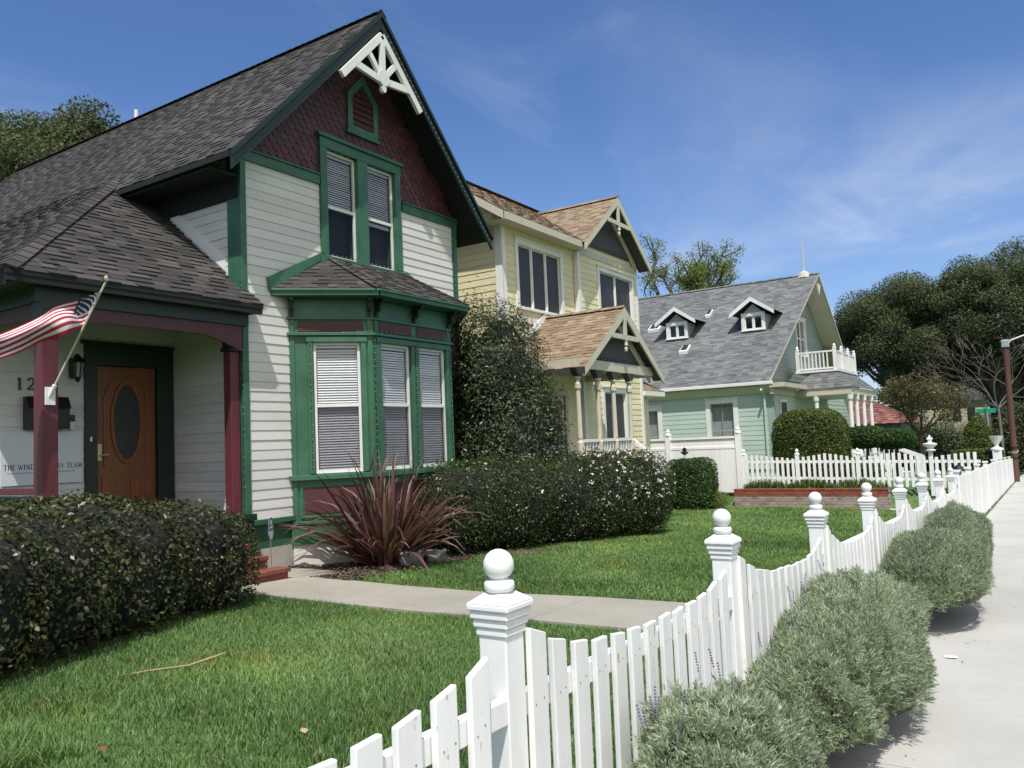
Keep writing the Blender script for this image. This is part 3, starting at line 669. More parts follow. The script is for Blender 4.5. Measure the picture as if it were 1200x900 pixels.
# ---- porch
mb = MB(); mb.box(-12.1, -10.05, 4.98, YL - .001, .6, .7); mb.box(-12.1, -10.12, 5.02, YL - .001, -.7, .599); mb.build('porch_floor', M['dark_green'], h1)
mb = MB(); mb.box(-12.1, -10.02, 4.7, YL - .03, 3.79, 3.82); mb.build('porch_ceiling', M['dark_green'], h1)
mb = MB(); mb.box(-10.03, -9.96, 4.6, 8.3, 3.76, 3.885); mb.box(-9.99, -9.95, 4.58, 8.31, 3.84, 3.9); mb.box(-22.8, -10.0, 4.61, 4.65, 3.72, 3.885)
mb.face([(-9.97, 8.3, 3.77), (-9.97, 4.6, 3.77), (-10.35, 4.98, 3.79), (-10.35, 8.3, 3.79)]); mb.build('porch_eave', M['shaded_green'], h1)
FP = Fr((-10.2, 0, 0), (0, 1, 0), (1, 0, 0)); FQ = Fr((0, 5.1, 0), (-1, 0, 0), (0, -1, 0))
for F, a, b in ((FP, 5.0, 8.18), (FQ, 10.2, 12.1)):
    mb = MB(); mb.fbox(F, a, b, 3.58, 3.79, -.06, .06); fb = mb.build('porch_beam', M['dark_green'], h1)
    mb = MB(); n = 28; prev = None
    for k in range(n):                           # flat arch board with drilled dots
        u = [a + .1 + (b - a - .2) * (k + j) / n for j in (0, 1)]
        zl = [3.4 - .26 * max(0, abs(2 * (q - (a + b) / 2) / (b - a)) - .45) ** 1.5 * 2.45 for q in u]
        mb.fprism(F, [(u[0], zl[0]), (u[1], zl[1]), (u[1], 3.579), (u[0], 3.579)], -.02, .02, .5)
    mb.cur = 1
    for k in range(22):
        u = a + .25 + (b - a - .5) * k / 21; mb.fprism(F, [(u - .025, 3.53), (u, 3.505), (u + .025, 3.53), (u, 3.555)], .0205, .022, 0)
    mb.build('frieze', [M['burgundy'], M['black']], h1)
def post(x, y, w=.2, half=False):
    mb = MB(); z0, z1 = .7, 3.2; x0, x1, y0, y1 = x - w / 2, x + w / 2, y - w / 2, y + (w / 2 if not half else 0)
    mb.box(x0, x1, y0, y1, z0, z1); p = mb.build('porch_post', M['post_red'], h1, .012)
    mb = MB(); mb.box(x0 - .03, x1 + .03, y0 - .03, y1 + .03, z1 + .001, z1 + .06); mb.box(x0 - .01, x1 + .01, y0 - .01, y1 + .01, z1 + .061, 3.58); mb.build('capital', M['dark_green'], p, .006)
    mb = MB(); mb.box(x0 - .03, x1 + .03, y0 - .03, y1 + .03, z0 - .1, z0 - .001); mb.build('post_base', M['dark_green'], p, .006)
post(-10.16, 5.14); post(-10.43, 8.07, .17)
mb = MB(); mb.box(-12.08, -10.28, 5.06, 5.12, 1.22, 1.3); mb.build('porch_rail', M['post_red'], h1, .006)
mb = MB(); mb.box(-12.08, -10.28, 5.065, 5.115, 1.08, 1.2); mb.box(-12.08, -10.28, 5.07, 5.11, .8, .86)
for k in range(13): mb.box(-12.05 + k * .14, -11.99 + k * .14, 5.075, 5.105, .861, 1.079)
mb.build('railing', M['dark_green'], h1)
# ---- front door
mb = MB(); a, b, z0, z1 = DO
mb.fbox(FD, a - .19, a, .7, z1 + .31, -.03, .05); mb.fbox(FD, b, b + .28, .7, z1 + .31, -.03, .05); mb.fbox(FD, a + .001, b - .001, z1, z1 + .31, -.03, .048); mb.fbox(FD, a - .24, b + .29, z1 + .311, z1 + .36, -.03, .08)
mb.build('door_casing', M['dark_green'], h1, .005)
mb = MB(); mb.fbox(FD, a + .01, b - .01, z0, z1 - .01, -.07, -.03)
uc = (a + b) / 2
def ell(ru, rz, zc, n=28): return [(uc + ru * math.cos(2 * math.pi * k / n), zc + rz * math.sin(2 * math.pi * k / n)) for k in range(n)]
o_, i_ = ell(.27, .66, 2.2), ell(.22, .59, 2.2)
for k in range(28): mb.fprism(FD, [o_[k], o_[(k + 1) % 28], i_[(k + 1) % 28], i_[k]], -.03, -.004, .8)
for u0, u1 in ((a + .1, uc - .05), (uc + .05, b - .1)): mb.fprism(FD, [(u0, .86), (u1, .86), (u1, 1.26 if u1 < uc else 1.36), (u0, 1.36 if u1 < uc else 1.26)], -.03, -.012, .3)
for q in range(10):                              # arched panel moulding over the oval
    t0, t1 = math.pi * q / 10, math.pi * (q + 1) / 10
    mb.fprism(FD, [(uc + .36 * math.cos(t0), 2.6 + .32 * math.sin(t0)), (uc + .36 * math.cos(t1), 2.6 + .32 * math.sin(t1)), (uc + .32 * math.cos(t1), 2.6 + .28 * math.sin(t1)), (uc + .32 * math.cos(t0), 2.6 + .28 * math.sin(t0))], -.03, -.014)
for s in (-1, 1): mb.fbox(FD, uc + s * .36 - .02, uc + s * .36 + .02, 1.5, 2.6, -.03, -.014)
dr = mb.build('door', M['door_wood'], h1, .004)
mb = MB(); mb.fprism(FD, ell(.218, .588, 2.2), -.028, -.02); mb.build('pane', M['screen'], dr)
mb = MB(); mb.fbox(FD, a + .03, a + .1, 1.6, 1.86, -.03, -.012); mb.tube([FD.p(a + .065, 1.68, -.012), FD.p(a + .065, 1.68, .04), FD.p(a + .18, 1.69, .045)], .012); mb.build('handle', M['brass'], dr, .003)
mb = MB(); mb.fbox(FD, a - .12, a - .09, 1.9, 1.97, .05, .06); mb.build('doorbell', M['white_trim'], h1)

# serif lettering from strokes
GL = {'T': [(0, 1, 1, 1, .1), (.5, 0, .5, 1, .17), (.3, 0, .7, 0, .07), (0, .86, 0, 1, .07), (1, .86, 1, 1, .07)], 'H': [(.15, 0, .15, 1, .17), (.85, 0, .85, 1, .17), (.15, .52, .85, .52, .08), (0, 0, .3, 0, .06), (.7, 0, 1, 0, .06), (0, 1, .3, 1, .06), (.7, 1, 1, 1, .06)],
      'E': [(.15, 0, .15, 1, .17), (0, 1, .8, 1, .08), (.15, .52, .6, .52, .08), (0, 0, .85, 0, .08), (.8, .85, .8, 1, .07), (.85, 0, .85, .18, .07)], 'W': [(0, 1, .27, 0, .15), (.27, 0, .5, .9, .08), (.5, .9, .75, 0, .15), (.75, 0, 1, 1, .08), (-.1, 1, .15, 1, .06), (.85, 1, 1.1, 1, .06)],
      'I': [(.5, 0, .5, 1, .18), (.3, 0, .7, 0, .06), (.3, 1, .7, 1, .06)], 'N': [(.12, 0, .12, 1, .08), (.1, 1, .88, 0, .16), (.88, 0, .88, 1, .08), (0, 0, .28, 0, .06), (.72, 1, 1, 1, .06)],
      'C': [(.95, .82, .7, 1, .08), (.7, 1, .35, .97, .1), (.35, .97, .1, .7, .15), (.1, .7, .1, .3, .17), (.1, .3, .35, .03, .15), (.35, .03, .7, 0, .1), (.7, 0, .95, .18, .08)], 'O': [(.5, 1, .15, .8, .1), (.15, .8, .06, .5, .16), (.06, .5, .15, .2, .16), (.15, .2, .5, 0, .1), (.5, 0, .85, .2, .1), (.85, .2, .94, .5, .16), (.94, .5, .85, .8, .16), (.85, .8, .5, 1, .1)],
      'U': [(.15, 1, .15, .3, .16), (.15, .3, .35, .02, .12), (.35, .02, .7, .02, .08), (.7, .02, .87, .3, .08), (.87, .3, .87, 1, .08), (0, 1, .3, 1, .06), (.74, 1, 1, 1, .06)], 'R': [(.15, 0, .15, 1, .17), (0, 1, .6, 1, .08), (.6, 1, .82, .78, .13), (.82, .78, .6, .52, .13), (.6, .52, .15, .5, .08), (.5, .5, .95, 0, .15), (0, 0, .3, 0, .06)],
      'Y': [(0, 1, .5, .45, .15), (1, 1, .5, .45, .08), (.5, 0, .5, .47, .16), (.3, 0, .7, 0, .06), (-.1, 1, .2, 1, .06), (.8, 1, 1.1, 1, .06)], 'A': [(.05, 0, .5, 1, .08), (.5, 1, .95, 0, .16), (.22, .35, .78, .35, .07), (-.05, 0, .2, 0, .06), (.78, 0, 1.1, 0, .06)], 'M': [(.08, 0, .12, 1, .08), (.12, 1, .5, .1, .15), (.5, .1, .88, 1, .08), (.88, 1, .92, 0, .16), (0, 0, .22, 0, .06), (.78, 0, 1.05, 0, .06)],
      '1': [(.5, 0, .5, 1, .17), (.25, .8, .5, 1, .1), (.25, 0, .75, 0, .07)], '2': [(.1, .75, .25, .97, .12), (.25, .97, .65, .97, .1), (.65, .97, .85, .75, .15), (.85, .75, .7, .5, .15), (.7, .5, .1, .05, .12), (.05, .04, .9, .04, .13), (.9, .04, .93, .25, .07)]}
WID = {'I': .42, 'W': 1.2, 'M': 1.1, 'E': .72, 'R': .85, 'C': .85, '1': .62, '2': .72}
def letters(mb, F, text, u, z, h, d0, d1, gap=.22, width=.72):
    for ch in text:
        if ch == ' ': u += h * .38; continue
        w = h * width * WID.get(ch, .9)
        for j, (a, b, c, d, t) in enumerate(GL[ch]):
            A = Vector((u + a * w, z + b * h)); B = Vector((u + c * w, z + d * h)); t_ = (B - A)
            if t_.length == 0: continue
            nn = Vector((-t_.y, t_.x)).normalized() * (t * h * .5)
            mb.fprism(F, [tuple(A - nn), tuple(B - nn), tuple(B + nn), tuple(A + nn)], d0, d1 + j * .0002, .5)
        u += w + h * gap
    return u
mb = MB(); letters(mb, FD, '122', 5.7, 2.66, .17, .025, .036, .3, .95); mb.build('house_number', M['black'], h1)

# ---- things on and about the porch
FDp = Fr((-12.09, 0, 0), (0, 1, 0), (1, 0, 0))
t = thing('mailbox', (-12.05, 6.05, 2.3), 'black metal mailbox on the porch wall below the house number', 'mailbox')
mb = MB(); mb.fprism(Fr((0, 5.8, 0), (1, 0, 0), (0, -1, 0)), [(-12.09, 2.09), (-11.95, 2.09), (-11.93, 2.4), (-12.0, 2.53), (-12.09, 2.56)], -.58, 0); mb.build('box', M['black'], t, .006)
mb = MB(); mb.hexa([(-11.925, 5.79, 2.38), (-11.915, 5.79, 2.4), (-11.915, 6.39, 2.4), (-11.925, 6.39, 2.38), (-12.0, 5.79, 2.545), (-11.99, 5.79, 2.56), (-11.99, 6.39, 2.56), (-12.0, 6.39, 2.545)]); mb.build('lid', M['black'], t)
t = thing('company_sign', (-12.06, 6.1, 1.6), 'white lettered sign on the porch wall behind the red post', 'sign')
mb = MB(); mb.fbox(FDp, 5.49, 6.64, 1.3, 2.06, .012, .03); sb = mb.build('board', M['sign_white'], t, .003)
mb = MB(); letters(mb, FDp, 'THE WINE COUNTRY TEAM', 5.53, 1.52, .072, .0302, .031, .19, .69); mb.build('lettering', M['ink'], sb)
mb = MB(); u = 5.58
while u < 6.5:
    w = random.uniform(.01, .02); mb.fbox(FDp, u, u + w, 1.462, 1.484, .0302, .0306); u += w + .008
mb.build('small_print', M['ink_grey'], sb)
mb = MB()
for q in range(9):
    t0, t1 = 3.0 + q * .3, 3.3 + q * .3; mb.fprism(FDp, [(6.06 + .13 * math.cos(t0), 1.78 + .13 * math.sin(t0)), (6.06 + .13 * math.cos(t1), 1.78 + .13 * math.sin(t1)), (6.06 + .10 * math.cos(t1), 1.79 + .10 * math.sin(t1)), (6.06 + .10 * math.cos(t0), 1.79 + .10 * math.sin(t0))], .0302, .031)
mb.build('emblem', M['ink'], sb)
t = thing('wall_lantern', (-12.0, 6.52, 3.0), 'black wall lantern beside the front door', 'lantern')
lx, ly = -11.94, 6.5
mb = MB(); mb.box(-12.09, -12.06, ly - .05, ly + .05, 2.85, 3.15); mb.tube([(-12.07, ly, 3.1), (-12.0, ly, 3.2), (lx, ly, 3.18)], .012); mb.build('bracket', M['black'], t)
mb = MB(); mb.lathe((lx, ly, 2.78), [(.012, 0), (.03, .03), (.055, .08)], 6); mb.lathe((lx, ly, 3.08), [(.12, 0), (.1, .03), (.04, .09), (.012, .13)], 6)
for k in range(6):
    c, s = math.cos(k * math.pi / 3), math.sin(k * math.pi / 3); mb.bar((lx + .055 * c, ly + .055 * s, 2.86), (lx + .095 * c, ly + .095 * s, 3.09), .012, .012)
mb.build('frame', M['black'], t)
mb = MB(); mb.lathe((lx, ly, 2.865), [(.05, 0), (.085, .21)], 6); mb.build('lamp_glass', M['glass'], t)
t = thing('wall_sensor', (-12.06, 6.42, 2.1), 'small white and black keypad on the wall left of the door casing', 'keypad')
mb = MB(); mb.fbox(FDp, 6.44, 6.51, 2.08, 2.2, .015, .05); mb.build('body', M['white_trim'], t, .006)
mb = MB(); mb.fbox(FDp, 6.435, 6.515, 2.2, 2.3, .015, .055); mb.build('cap', M['black'], t, .006)

# flag on a slanted pole
fl = thing('flag_on_pole', (-10.04, 5.12, 2.45), 'American flag blowing on a slanted pole fixed to the red porch post', 'flag')
B0, T0 = Vector((-10.03, 5.13, 2.44)), Vector((-9.45, 5.5, 3.8)); pd = (T0 - B0).normalized()
mb = MB(); mb.tube([B0, T0], .013, 8); pol = mb.build('pole', M['cream_trim'], fl)
mb = MB(); mb.lathe(T0 - Vector((0, 0, .02)), [(.015, 0), (.03, .02), (.034, .05), (.02, .08), (.003, .095)], 10); mb.build('finial', M['brass'], pol)
mb = MB(); mb.box(-10.058, -10.03, 5.07, 5.19, 2.3, 2.52); mb.tube([B0 - pd * .06, B0 + pd * .12], .026); mb.build('bracket', M['white_trim'], fl, .006)
top = [(-9.51, 5.46, 3.66), (-9.62, 5.28, 3.57), (-9.68, 5.02, 3.46), (-9.62, 4.78, 3.29), (-9.72, 4.52, 3.13), (-9.66, 4.25, 3.0), (-9.7, 4.05, 2.93)]
bot = [(-9.69, 5.35, 3.25), (-9.66, 5.14, 3.13), (-9.6, 4.99, 3.07), (-9.64, 4.84, 3.02), (-9.7, 4.66, 2.9), (-9.64, 4.44, 2.8), (-9.7, 4.3, 2.74)]
def cr(P, t):
    n = len(P) - 1; x = t * n; i = min(int(x), n - 1); f = x - i; g = lambda k: Vector(P[max(0, min(n, k))]); a, b, c, d = g(i - 1), g(i), g(i + 1), g(i + 2)
    return .5 * ((2 * b) + (c - a) * f + (2 * a - 5 * b + 4 * c - d) * f * f + (3 * b - a - 3 * c + d) * f ** 3)
NU, NVs = 60, 39
def S(u, v):
    e = u ** 1.9; p = cr(top, e).lerp(cr(bot, e), v ** (1 + .5 * math.sin(3 * u)))
    w = math.sin(v * 5.2 + u * 7) * .085 * min(1, u * 3) + math.sin(u * 13 + v * 2.5) * .05 * min(1, u * 3)
    return p + Vector((w, -w * .25, .3 * w * math.sin(3.1 * v)))
V = [S(i / NU, j / NVs) for j in range(NVs + 1) for i in range(NU + 1)]; Fc, mi = [], []
for j in range(NVs):
    for i in range(NU):
        q = j * (NU + 1) + i; Fc.append((q, q + 1, q + NU + 2, q + NU + 1)); st = j // 3
        mi.append(2 if (i < NU * .4 and st < 7) else st % 2)
cloth = np_mesh('cloth', [tuple(x) for x in V], Fc, [M['flag_red'], M['flag_white'], M['flag_blue']], mi, None, fl, True)
mb = MB()
for r in range(9):
    for c in range(6 if r % 2 == 0 else 5):
        u = (.035 + (c + (.5 if r % 2 else 0)) * .066); v = (.035 + r * .058); p = S(u, v); du = S(u + .01, v) - p; dv = S(u, v + .01) - p; n = du.cross(dv)
        if n.length < 1e-9: continue
        n.normalize(); du.normalize(); dv = n.cross(du)
        for s in (-1, 1): mb.face([p + n * (s * .003) + du * (R_ * math.cos(a_)) + dv * (R_ * math.sin(a_)) for k in range(10) for R_, a_ in [((.02 if k % 2 == 0 else .009), k * math.pi / 5)]])
mb.build('stars', M['flag_white'], cloth)

# brick steps up to the porch
st = thing('brick_steps', (-9.9, 7.6, -.25), 'red brick steps at the end of the walkway beside the clipped hedge', 'steps')
for k, (x1, zt) in enumerate(((-9.3, -.06), (-9.55, .12), (-9.78, .3), (-10.0, .48))):
    mb = MB(); zb = -.35 if k == 0 else (-.06, .12, .3)[k - 1] + .002; mb.box(-10.15, x1, 6.3, 8.12 - k * .16, zb, zt - .06, .3)
    y = 6.3
    while y < 8.1 - k * .16: mb.box(x1 - .27, x1 + .03, y, min(y + .098, 8.15 - k * .16), zt - .058, zt + random.uniform(-.002, .002)); y += .104
    mb.build('step', M['brick_red'], st, .005)

# strings of little lights stapled to the trim
def light_string(name, runs, label):
    t = thing(name, runs[0][0], label, 'string lights')
    for run in runs:
        mb = MB(); P = [Vector(p) for p in run]
        mb.tube(P, .005, 5); cord = mb.build('cord', M['dark_green'], t); mb = MB(); rs = random.Random(3)
        for p, q in zip(P[:-1], P[1:]):
            L_ = (q - p).length; n = int(L_ / .11)
            for k in range(n): c_ = p.lerp(q, (k + .5) / n) + Vector((rs.uniform(.004, .014), rs.uniform(-.008, .008), rs.uniform(-.008, .008))); mb.box(c_.x - .005, c_.x + .005, c_.y - .005, c_.y + .005, c_.z - .009, c_.z + .009)
        tag(mb.build('bulbs', M['ink_grey'], cord), kind='stuff')
light_string('string_lights', [[(-9.37, 10.15, 1.3), (-9.37, 10.15, 3.5)], [(-9.375, 11.24, 1.3), (-9.375, 11.24, 3.5)], [(-9.375, 12.26, 1.3), (-9.375, 12.26, 3.5)], [(-10.05, 9.34, 1.3), (-10.05, 9.34, 3.56), (-9.33, 10.15, 3.6), (-9.33, 12.28, 3.6)], [(-10.26, 9.95, 5.07), (-10.24, 12.05, 5.06)]], 'tiny string lights stapled along the green trim of the bay window')
light_string('string_lights', [[(-10.29, 8.165, .6), (-10.29, 8.165, 4.3)], [(-10.26, 13.7, .6), (-10.26, 13.7, 6.2)], [(-9.66, 11.05, 9.32), (-9.66, 14.3, 5.88)]], 'tiny string lights along the corner boards and right gable edge')
# ================================================================== the yellow house
W2 = -10.5; g2 = -.5
h2 = thing('yellow_house', (W2, 19.5, g2), 'pale yellow two-storey house with tan shingle roof and gabled entrance porch', 'house')
F2 = Fr((W2, 0, 0), (0, 1, 0), (1, 0, 0)); F2g = Fr((W2 + .12, 0, 0), (0, 1, 0), (1, 0, 0)); F2s = Fr((0, 15.9, 0), (-1, 0, 0), (0, -1, 0))
A0, A1, A2, AC = 15.9, 19.5, 23.4, 21.35
tw = (16.62, 18.72, 4.95, 6.52); dw = (20.8, 23.0, 4.95, 6.48); lw = (20.75, 22.15, 1.15, 2.95); d2 = (17.7, 18.65, .62, 2.8)
GE = 6.95; GP = .80
mb = MB(); siding(mb, F2, [(A0, 0), (A1, 0), (A1, 7.0), (A0, 7.0)], .165, [tw, d2]); mb.build('wall', M['yellow'], h2)
mb = MB(); siding(mb, F2g, [(A1, 0), (A2, 0), (A2, GE), (A1, GE)], .165, [dw, lw]); mb.fprism(F2g, [(A1, GE), (A2, GE), ((A1 + A2) / 2, GE + GP * 1.95)], -.1, 0); mb.build('wall', M['yellow'], h2)
mb = MB(); siding(mb, F2s, [(10.5, 0), (18, 0), (18, 6.95), (13.1, 8.85), (10.5, 7.2)], .165); mb.build('wall', M['yellow'], h2)
mb = MB(); mb.box(-18, -17.9, A0, A2, g2 - .3, 7); mb.box(-17.9, W2 - .3, A2 - .1, A2 - .02, g2 - .3, 7); mb.build('rear_wall', M['yellow'], h2)
mb = MB(); mb.box(-17.9, W2 - .02, A0 + .02, A1, g2 - .4, -.001); mb.box(-17.9, W2 + .1, A1, A2 - .02, g2 - .4, -.001); mb.build('foundation', M['found'], h2)
for F, a, b in ((F2, A0 - .02, A0 + .14), (F2g, A1 - .03, A1 + .12), (F2g, A2 - .12, A2 + .03)):
    mb = MB(); mb.fbox(F, a, b, 0, 6.98, -.1 if F is F2g else 0, .04); mb.build('corner_board', M['white_trim'], h2, .004)
mb = MB(); mb.fbox(F2s, 10.46, 10.66, 0, 7.0, 0, .035); mb.build('corner_board', M['white_trim'], h2, .004)
mb = MB(); mb.fbox(F2, A0 + .141, A1 - .031, 6.72, 7.0, 0, .03); mb.fbox(F2s, 10.661, 18, 6.85, 7.2, 0, .03); mb.build('frieze_board', M['yellow'], h2)
window(h2, F2, *tw, casing=.13, screen=True, mull=3, sash_w=.03)
window(h2, F2g, *dw, casing=.13, screen=True, mull=2, sash_w=.03)
window(h2, F2g, *lw, casing=.13, screen=True, mull=2, sash_w=.03)
mb = MB(); mb.fbox(F2, 16.2, 18.95, 4.55, 4.7, 0, .05); mb.build('belt_board', M['white_trim'], h2, .004)
mb = MB(); mb.fbox(F2, d2[0], d2[1], d2[2], d2[3], -.08, -.03); dd = mb.build('door', M['white_trim'], h2)
mb = MB(); mb.fbox(F2, d2[0] + .12, d2[1] - .12, 1.5, 2.65, -.028, -.02); mb.build('pane', M['screen'], dd)
mb = MB(); mb.fbox(F2, d2[0] - .13, d2[0], .62, 2.95, 0, .04); mb.fbox(F2, d2[1], d2[1] + .13, .62, 2.95, 0, .04); mb.fbox(F2, d2[0], d2[1], d2[3], 2.95, 0, .039); mb.build('door_casing', M['cream_trim'], h2)
# roofs
ms = .65; ex, ez2 = -10.05, 7.02; L2 = math.sqrt(1 + ms * ms)
mb = MB(); shingles(mb, (ex, 15.42, ez2), (0, 1, 0), (-1, 0, ms), [(0, 0), (4.45, 0), (7.95, 2.9 * L2), (7.95, 3.1 * L2), (0, 3.1 * L2)], .15, (.16, .36), (.005, .015))
mb.face([(-13.1, 15.42, 9.03), (-13.1, 23.4, 9.03), (-18.3, 23.8, 6.9), (-18.3, 15.42, 6.9)], .5)

gx = -9.92; L3 = math.sqrt(1 + GP * GP); ga, gb = 19.2, 23.6; gc = (ga + gb) / 2; rz2 = 8.72; gz_ = rz2 - GP * (gc - ga)
shingles(mb, (gx, ga, gz_), (-1, 0, 0), (0, 1, GP), [(0, 0), (.25, 0), (3.6, (gc - ga) * L3), (0, (gc - ga) * L3)], .15, (.16, .36), (.005, .015))
shingles(mb, (gx, gb, gz_), (-1, 0, 0), (0, -1, GP), [(0, 0), (6, 0), (6, (gc - ga) * L3), (0, (gc - ga) * L3)], .3, (.3, .6))
caps(mb, (gx, gc, rz2 + .03), (-13.2, gc, rz2 + .03), .13, .2, drop=.7); caps(mb, (-12.98, 15.42, 9.0), (-12.98, 22, 9.0), .13, .2, drop=.5)
mb.build('roof', M['roof_tan'], h2)
mb = MB(); mb.box(ex - .02, ex + .02, 15.42, ga + .1, ez2 - .2, ez2 - .02); mb.face([(ex, 15.42, ez2 - .19), (ex, 19.4, ez2 - .19), (W2, 19.4, ez2 - .17), (W2, 15.42, ez2 - .17)]); mb.face([(ex, 15.42, ez2 - .2), (W2, 15.9, ez2 - .2), (-18, 15.9, 7.2), (-18, 15.42, 7.2)])
mb.fprism(Fr((0, 15.42, 0), (-1, 0, 0), (0, -1, 0)), [(-ex, ez2 - .22), (13.1, 8.78), (13.1, 8.98), (-ex, ez2 - .02)], -.03, 0); mb.build('eave', M['cream_trim'], h2)
def gable_trim(root, F, c, hw, zr, pitch, zpan, inset, mats, tie=True, depth=.5):
    """rake boards, collar tie with turned pendant, slate scalloped panel set back by inset"""
    rm, pm, um = mats
    for s in (-1, 1):
        P = [(c, zr), (c + s * hw, zr - pitch * hw), (c + s * hw, zr - pitch * hw - .2), (c, zr - .24)]
        mb = MB(); mb.fprism(F, P if s < 0 else P[::-1], -.04, 0); mb.build('rake_board', rm, root, .003)
        mb = MB(); mb.face([F.p(c, zr - .12, -.03), F.p(c + s * hw, zr - .12 - pitch * hw, -.03), F.p(c + s * hw, zr - .12 - pitch * hw, -inset), F.p(c, zr - .12, -inset)]); mb.build('soffit', um, root)
        mb = MB(); P = [(c, zr - .16), (c + s * hw * .86, zr - .16 - pitch * hw * .86), (c + s * hw * .86, zr - .4 - pitch * hw * .86), (c, zr - .42)]
        mb.fprism(F, P if s < 0 else P[::-1], -inset, -inset + .05); mb.build('gable_trim', rm, root)
    if tie:
        mb = MB(); zt = zr - pitch * .8 - .12; h = .72; mb.fbox(F, c - h, c + h, zt - .12, zt, -.05, .01); mb.fbox(F, c - .06, c + .06, zt + .001, zr - .2, -.05, .008)
        mb.lathe(F.p(c, zt - .42, -.02), [(.005, 0), (.04, .03), (.05, .09), (.03, .13), (.06, .17), (.045, .24), (.06, .3)], 10); mb.build('gable_ornament', rm, root, .003)
    mb = MB(); w = (zr - .35 - zpan) / pitch
    mb.fprism(F, [(c - w, zpan), (c + w, zpan), (c, zr - .3)], -inset, -inset + .02, .3); n = int(2 * w / .12)
    for k in range(n): u = c - w + 2 * w * (k + .5) / n; mb.fprism(F, [(u - .04, zpan - .09), (u, zpan - .14), (u + .04, zpan - .09), (u + .05, zpan), (u - .05, zpan)], -inset, -inset + .02, .3)
    mb.build('gable_panel', pm, root)
Fg = Fr((gx, 0, 0), (0, 1, 0), (1, 0, 0))
gable_trim(h2, Fg, gc, gc - ga, rz2, GP, 7.2, .43, (M['cream_trim'], M['slate'], M['slate']))
mb = MB(); mb.fbox(F2g, A1 + .13, A2 - .13, 6.78, 6.95, 0, .03); mb.build('frieze_board', M['cream_trim'], h2)
# entrance porch
px, pc, phw, prz, pp = -8.25, 17.85, 2.23, 4.79, .71; Lq = math.sqrt(1 + pp * pp); pez = prz - pp * phw
mb = MB(); shingles(mb, (px, pc - phw, pez), (-1, 0, 0), (0, 1, pp), [(0, 0), (2.25, 0), (2.25, phw * Lq), (0, phw * Lq)], .14, (.14, .34), (.006, .016))
shingles(mb, (px, pc + phw, pez), (-1, 0, 0), (0, -1, pp), [(0, 0), (2.25, 0), (2.25, phw * Lq), (0, phw * Lq)], .3, (.3, .6)); caps(mb, (px, pc, prz + .03), (-10.48, pc, prz + .03), .12, .2, drop=.6)
mb.build('porch_roof', M['roof_tan'], h2)
Fp = Fr((px, 0, 0), (0, 1, 0), (1, 0, 0))
gable_trim(h2, Fp, pc, phw, prz, pp, 3.55, .3, (M['cream_trim'], M['slate'], M['slate']))
mb = MB(); mb.box(-8.58, -8.42, 15.66, 19.75, 3.2, 3.42); mb.box(-10.48, -8.59, 15.66, 15.8, 3.2, 3.42); mb.box(-10.48, -8.59, 19.6, 19.75, 3.2, 3.42); mb.box(-10.48, -8.58, 15.81, 19.59, 3.36, 3.38); mb.build('porch_beam', M['cream_trim'], h2)
mb = MB(); mb.fprism(F2, [(15.5, 3.05), (17.85, 4.74), (17.85, 4.98), (15.4, 3.25)], .02, .07); mb.build('flashing_board', M['white_trim'], h2)
mb = MB(); mb.box(px - .02, px, 15.6, 15.64, pez - .16, pez); mb.box(-10.45, px - .03, pc - phw - .01, pc - phw + .03, pez - .14, pez - .01); mb.build('eave', M['slate'], h2)
mb = MB(); mb.box(-10.48, -8.4, 15.6, 19.8, g2 - .2, .6); mb.build('porch_floor', M['cream_trim'], h2)
for y in (15.73, 16.68, 17.5, 18.4):
    mb = MB(); c = (-8.5, y, .6); mb.lathe(c, [(.075, 0), (.075, .95), (.05, 1.0), (.06, 1.05), (.05, 2.1), (.075, 2.15), (.075, 2.25), (.055, 2.3), (.055, 2.36), (.09, 2.37), (.09, 2.41), (.055, 2.42), (.055, 2.6)], 4 if False else 10); p_ = mb.build('porch_post', M['cream_trim'], h2)
    mb = MB(); mb.hexa([(-8.56, y - .06, 3.0), (-8.44, y - .06, 3.0), (-8.44, y + .06, 3.0), (-8.56, y + .06, 3.0), (-8.58, y - .22, 3.19), (-8.42, y - .22, 3.19), (-8.42, y + .22, 3.19), (-8.58, y + .22, 3.19)]); mb.build('capital', M['slate'], p_)
mb = MB(); mb.box(-8.54, -8.46, 15.73, 18.4, 1.55, 1.62); mb.box(-8.53, -8.47, 15.73, 18.4, .75, .8)
for k in range(18): mb.box(-8.52, -8.48, 15.84 + k * .145, 15.89 + k * .145, .8, 1.55)
mb.hexa([(-8.5, 18.45, 1.5), (-7.9, 18.45, 1.0), (-7.9, 18.53, 1.0), (-8.5, 18.53, 1.5), (-8.5, 18.45, 1.6), (-7.9, 18.45, 1.1), (-7.9, 18.53, 1.1), (-8.5, 18.53, 1.6)]); mb.build('porch_railing', M['white_trim'], h2)
# low side room at the far end
mb = MB(); mb.box(-16, -10.75, A2, 24.7, g2 - .3, 3.0); mb.build('side_room', M['yellow'], h2)
mb = MB(); shingles(mb, (-10.3, 25.0, 3.08), (-1, 0, 0), (0, -1, .6), [(0, 0), (6, 0), (6, 1.9), (1.3, 1.9)], .15); shingles(mb, (-10.3, 23.42, 3.08), (0, 1, 0), (-1, 0, .6), [(0, 0), (1.58, 0), (0, 1.5)], .15); mb.build('side_roof', M['roof_tan'], h2)
mb = MB(); mb.box(-16, -10.28, 23.43, 25.02, 2.92, 3.07); mb.build('side_eave', M['white_trim'], h2)

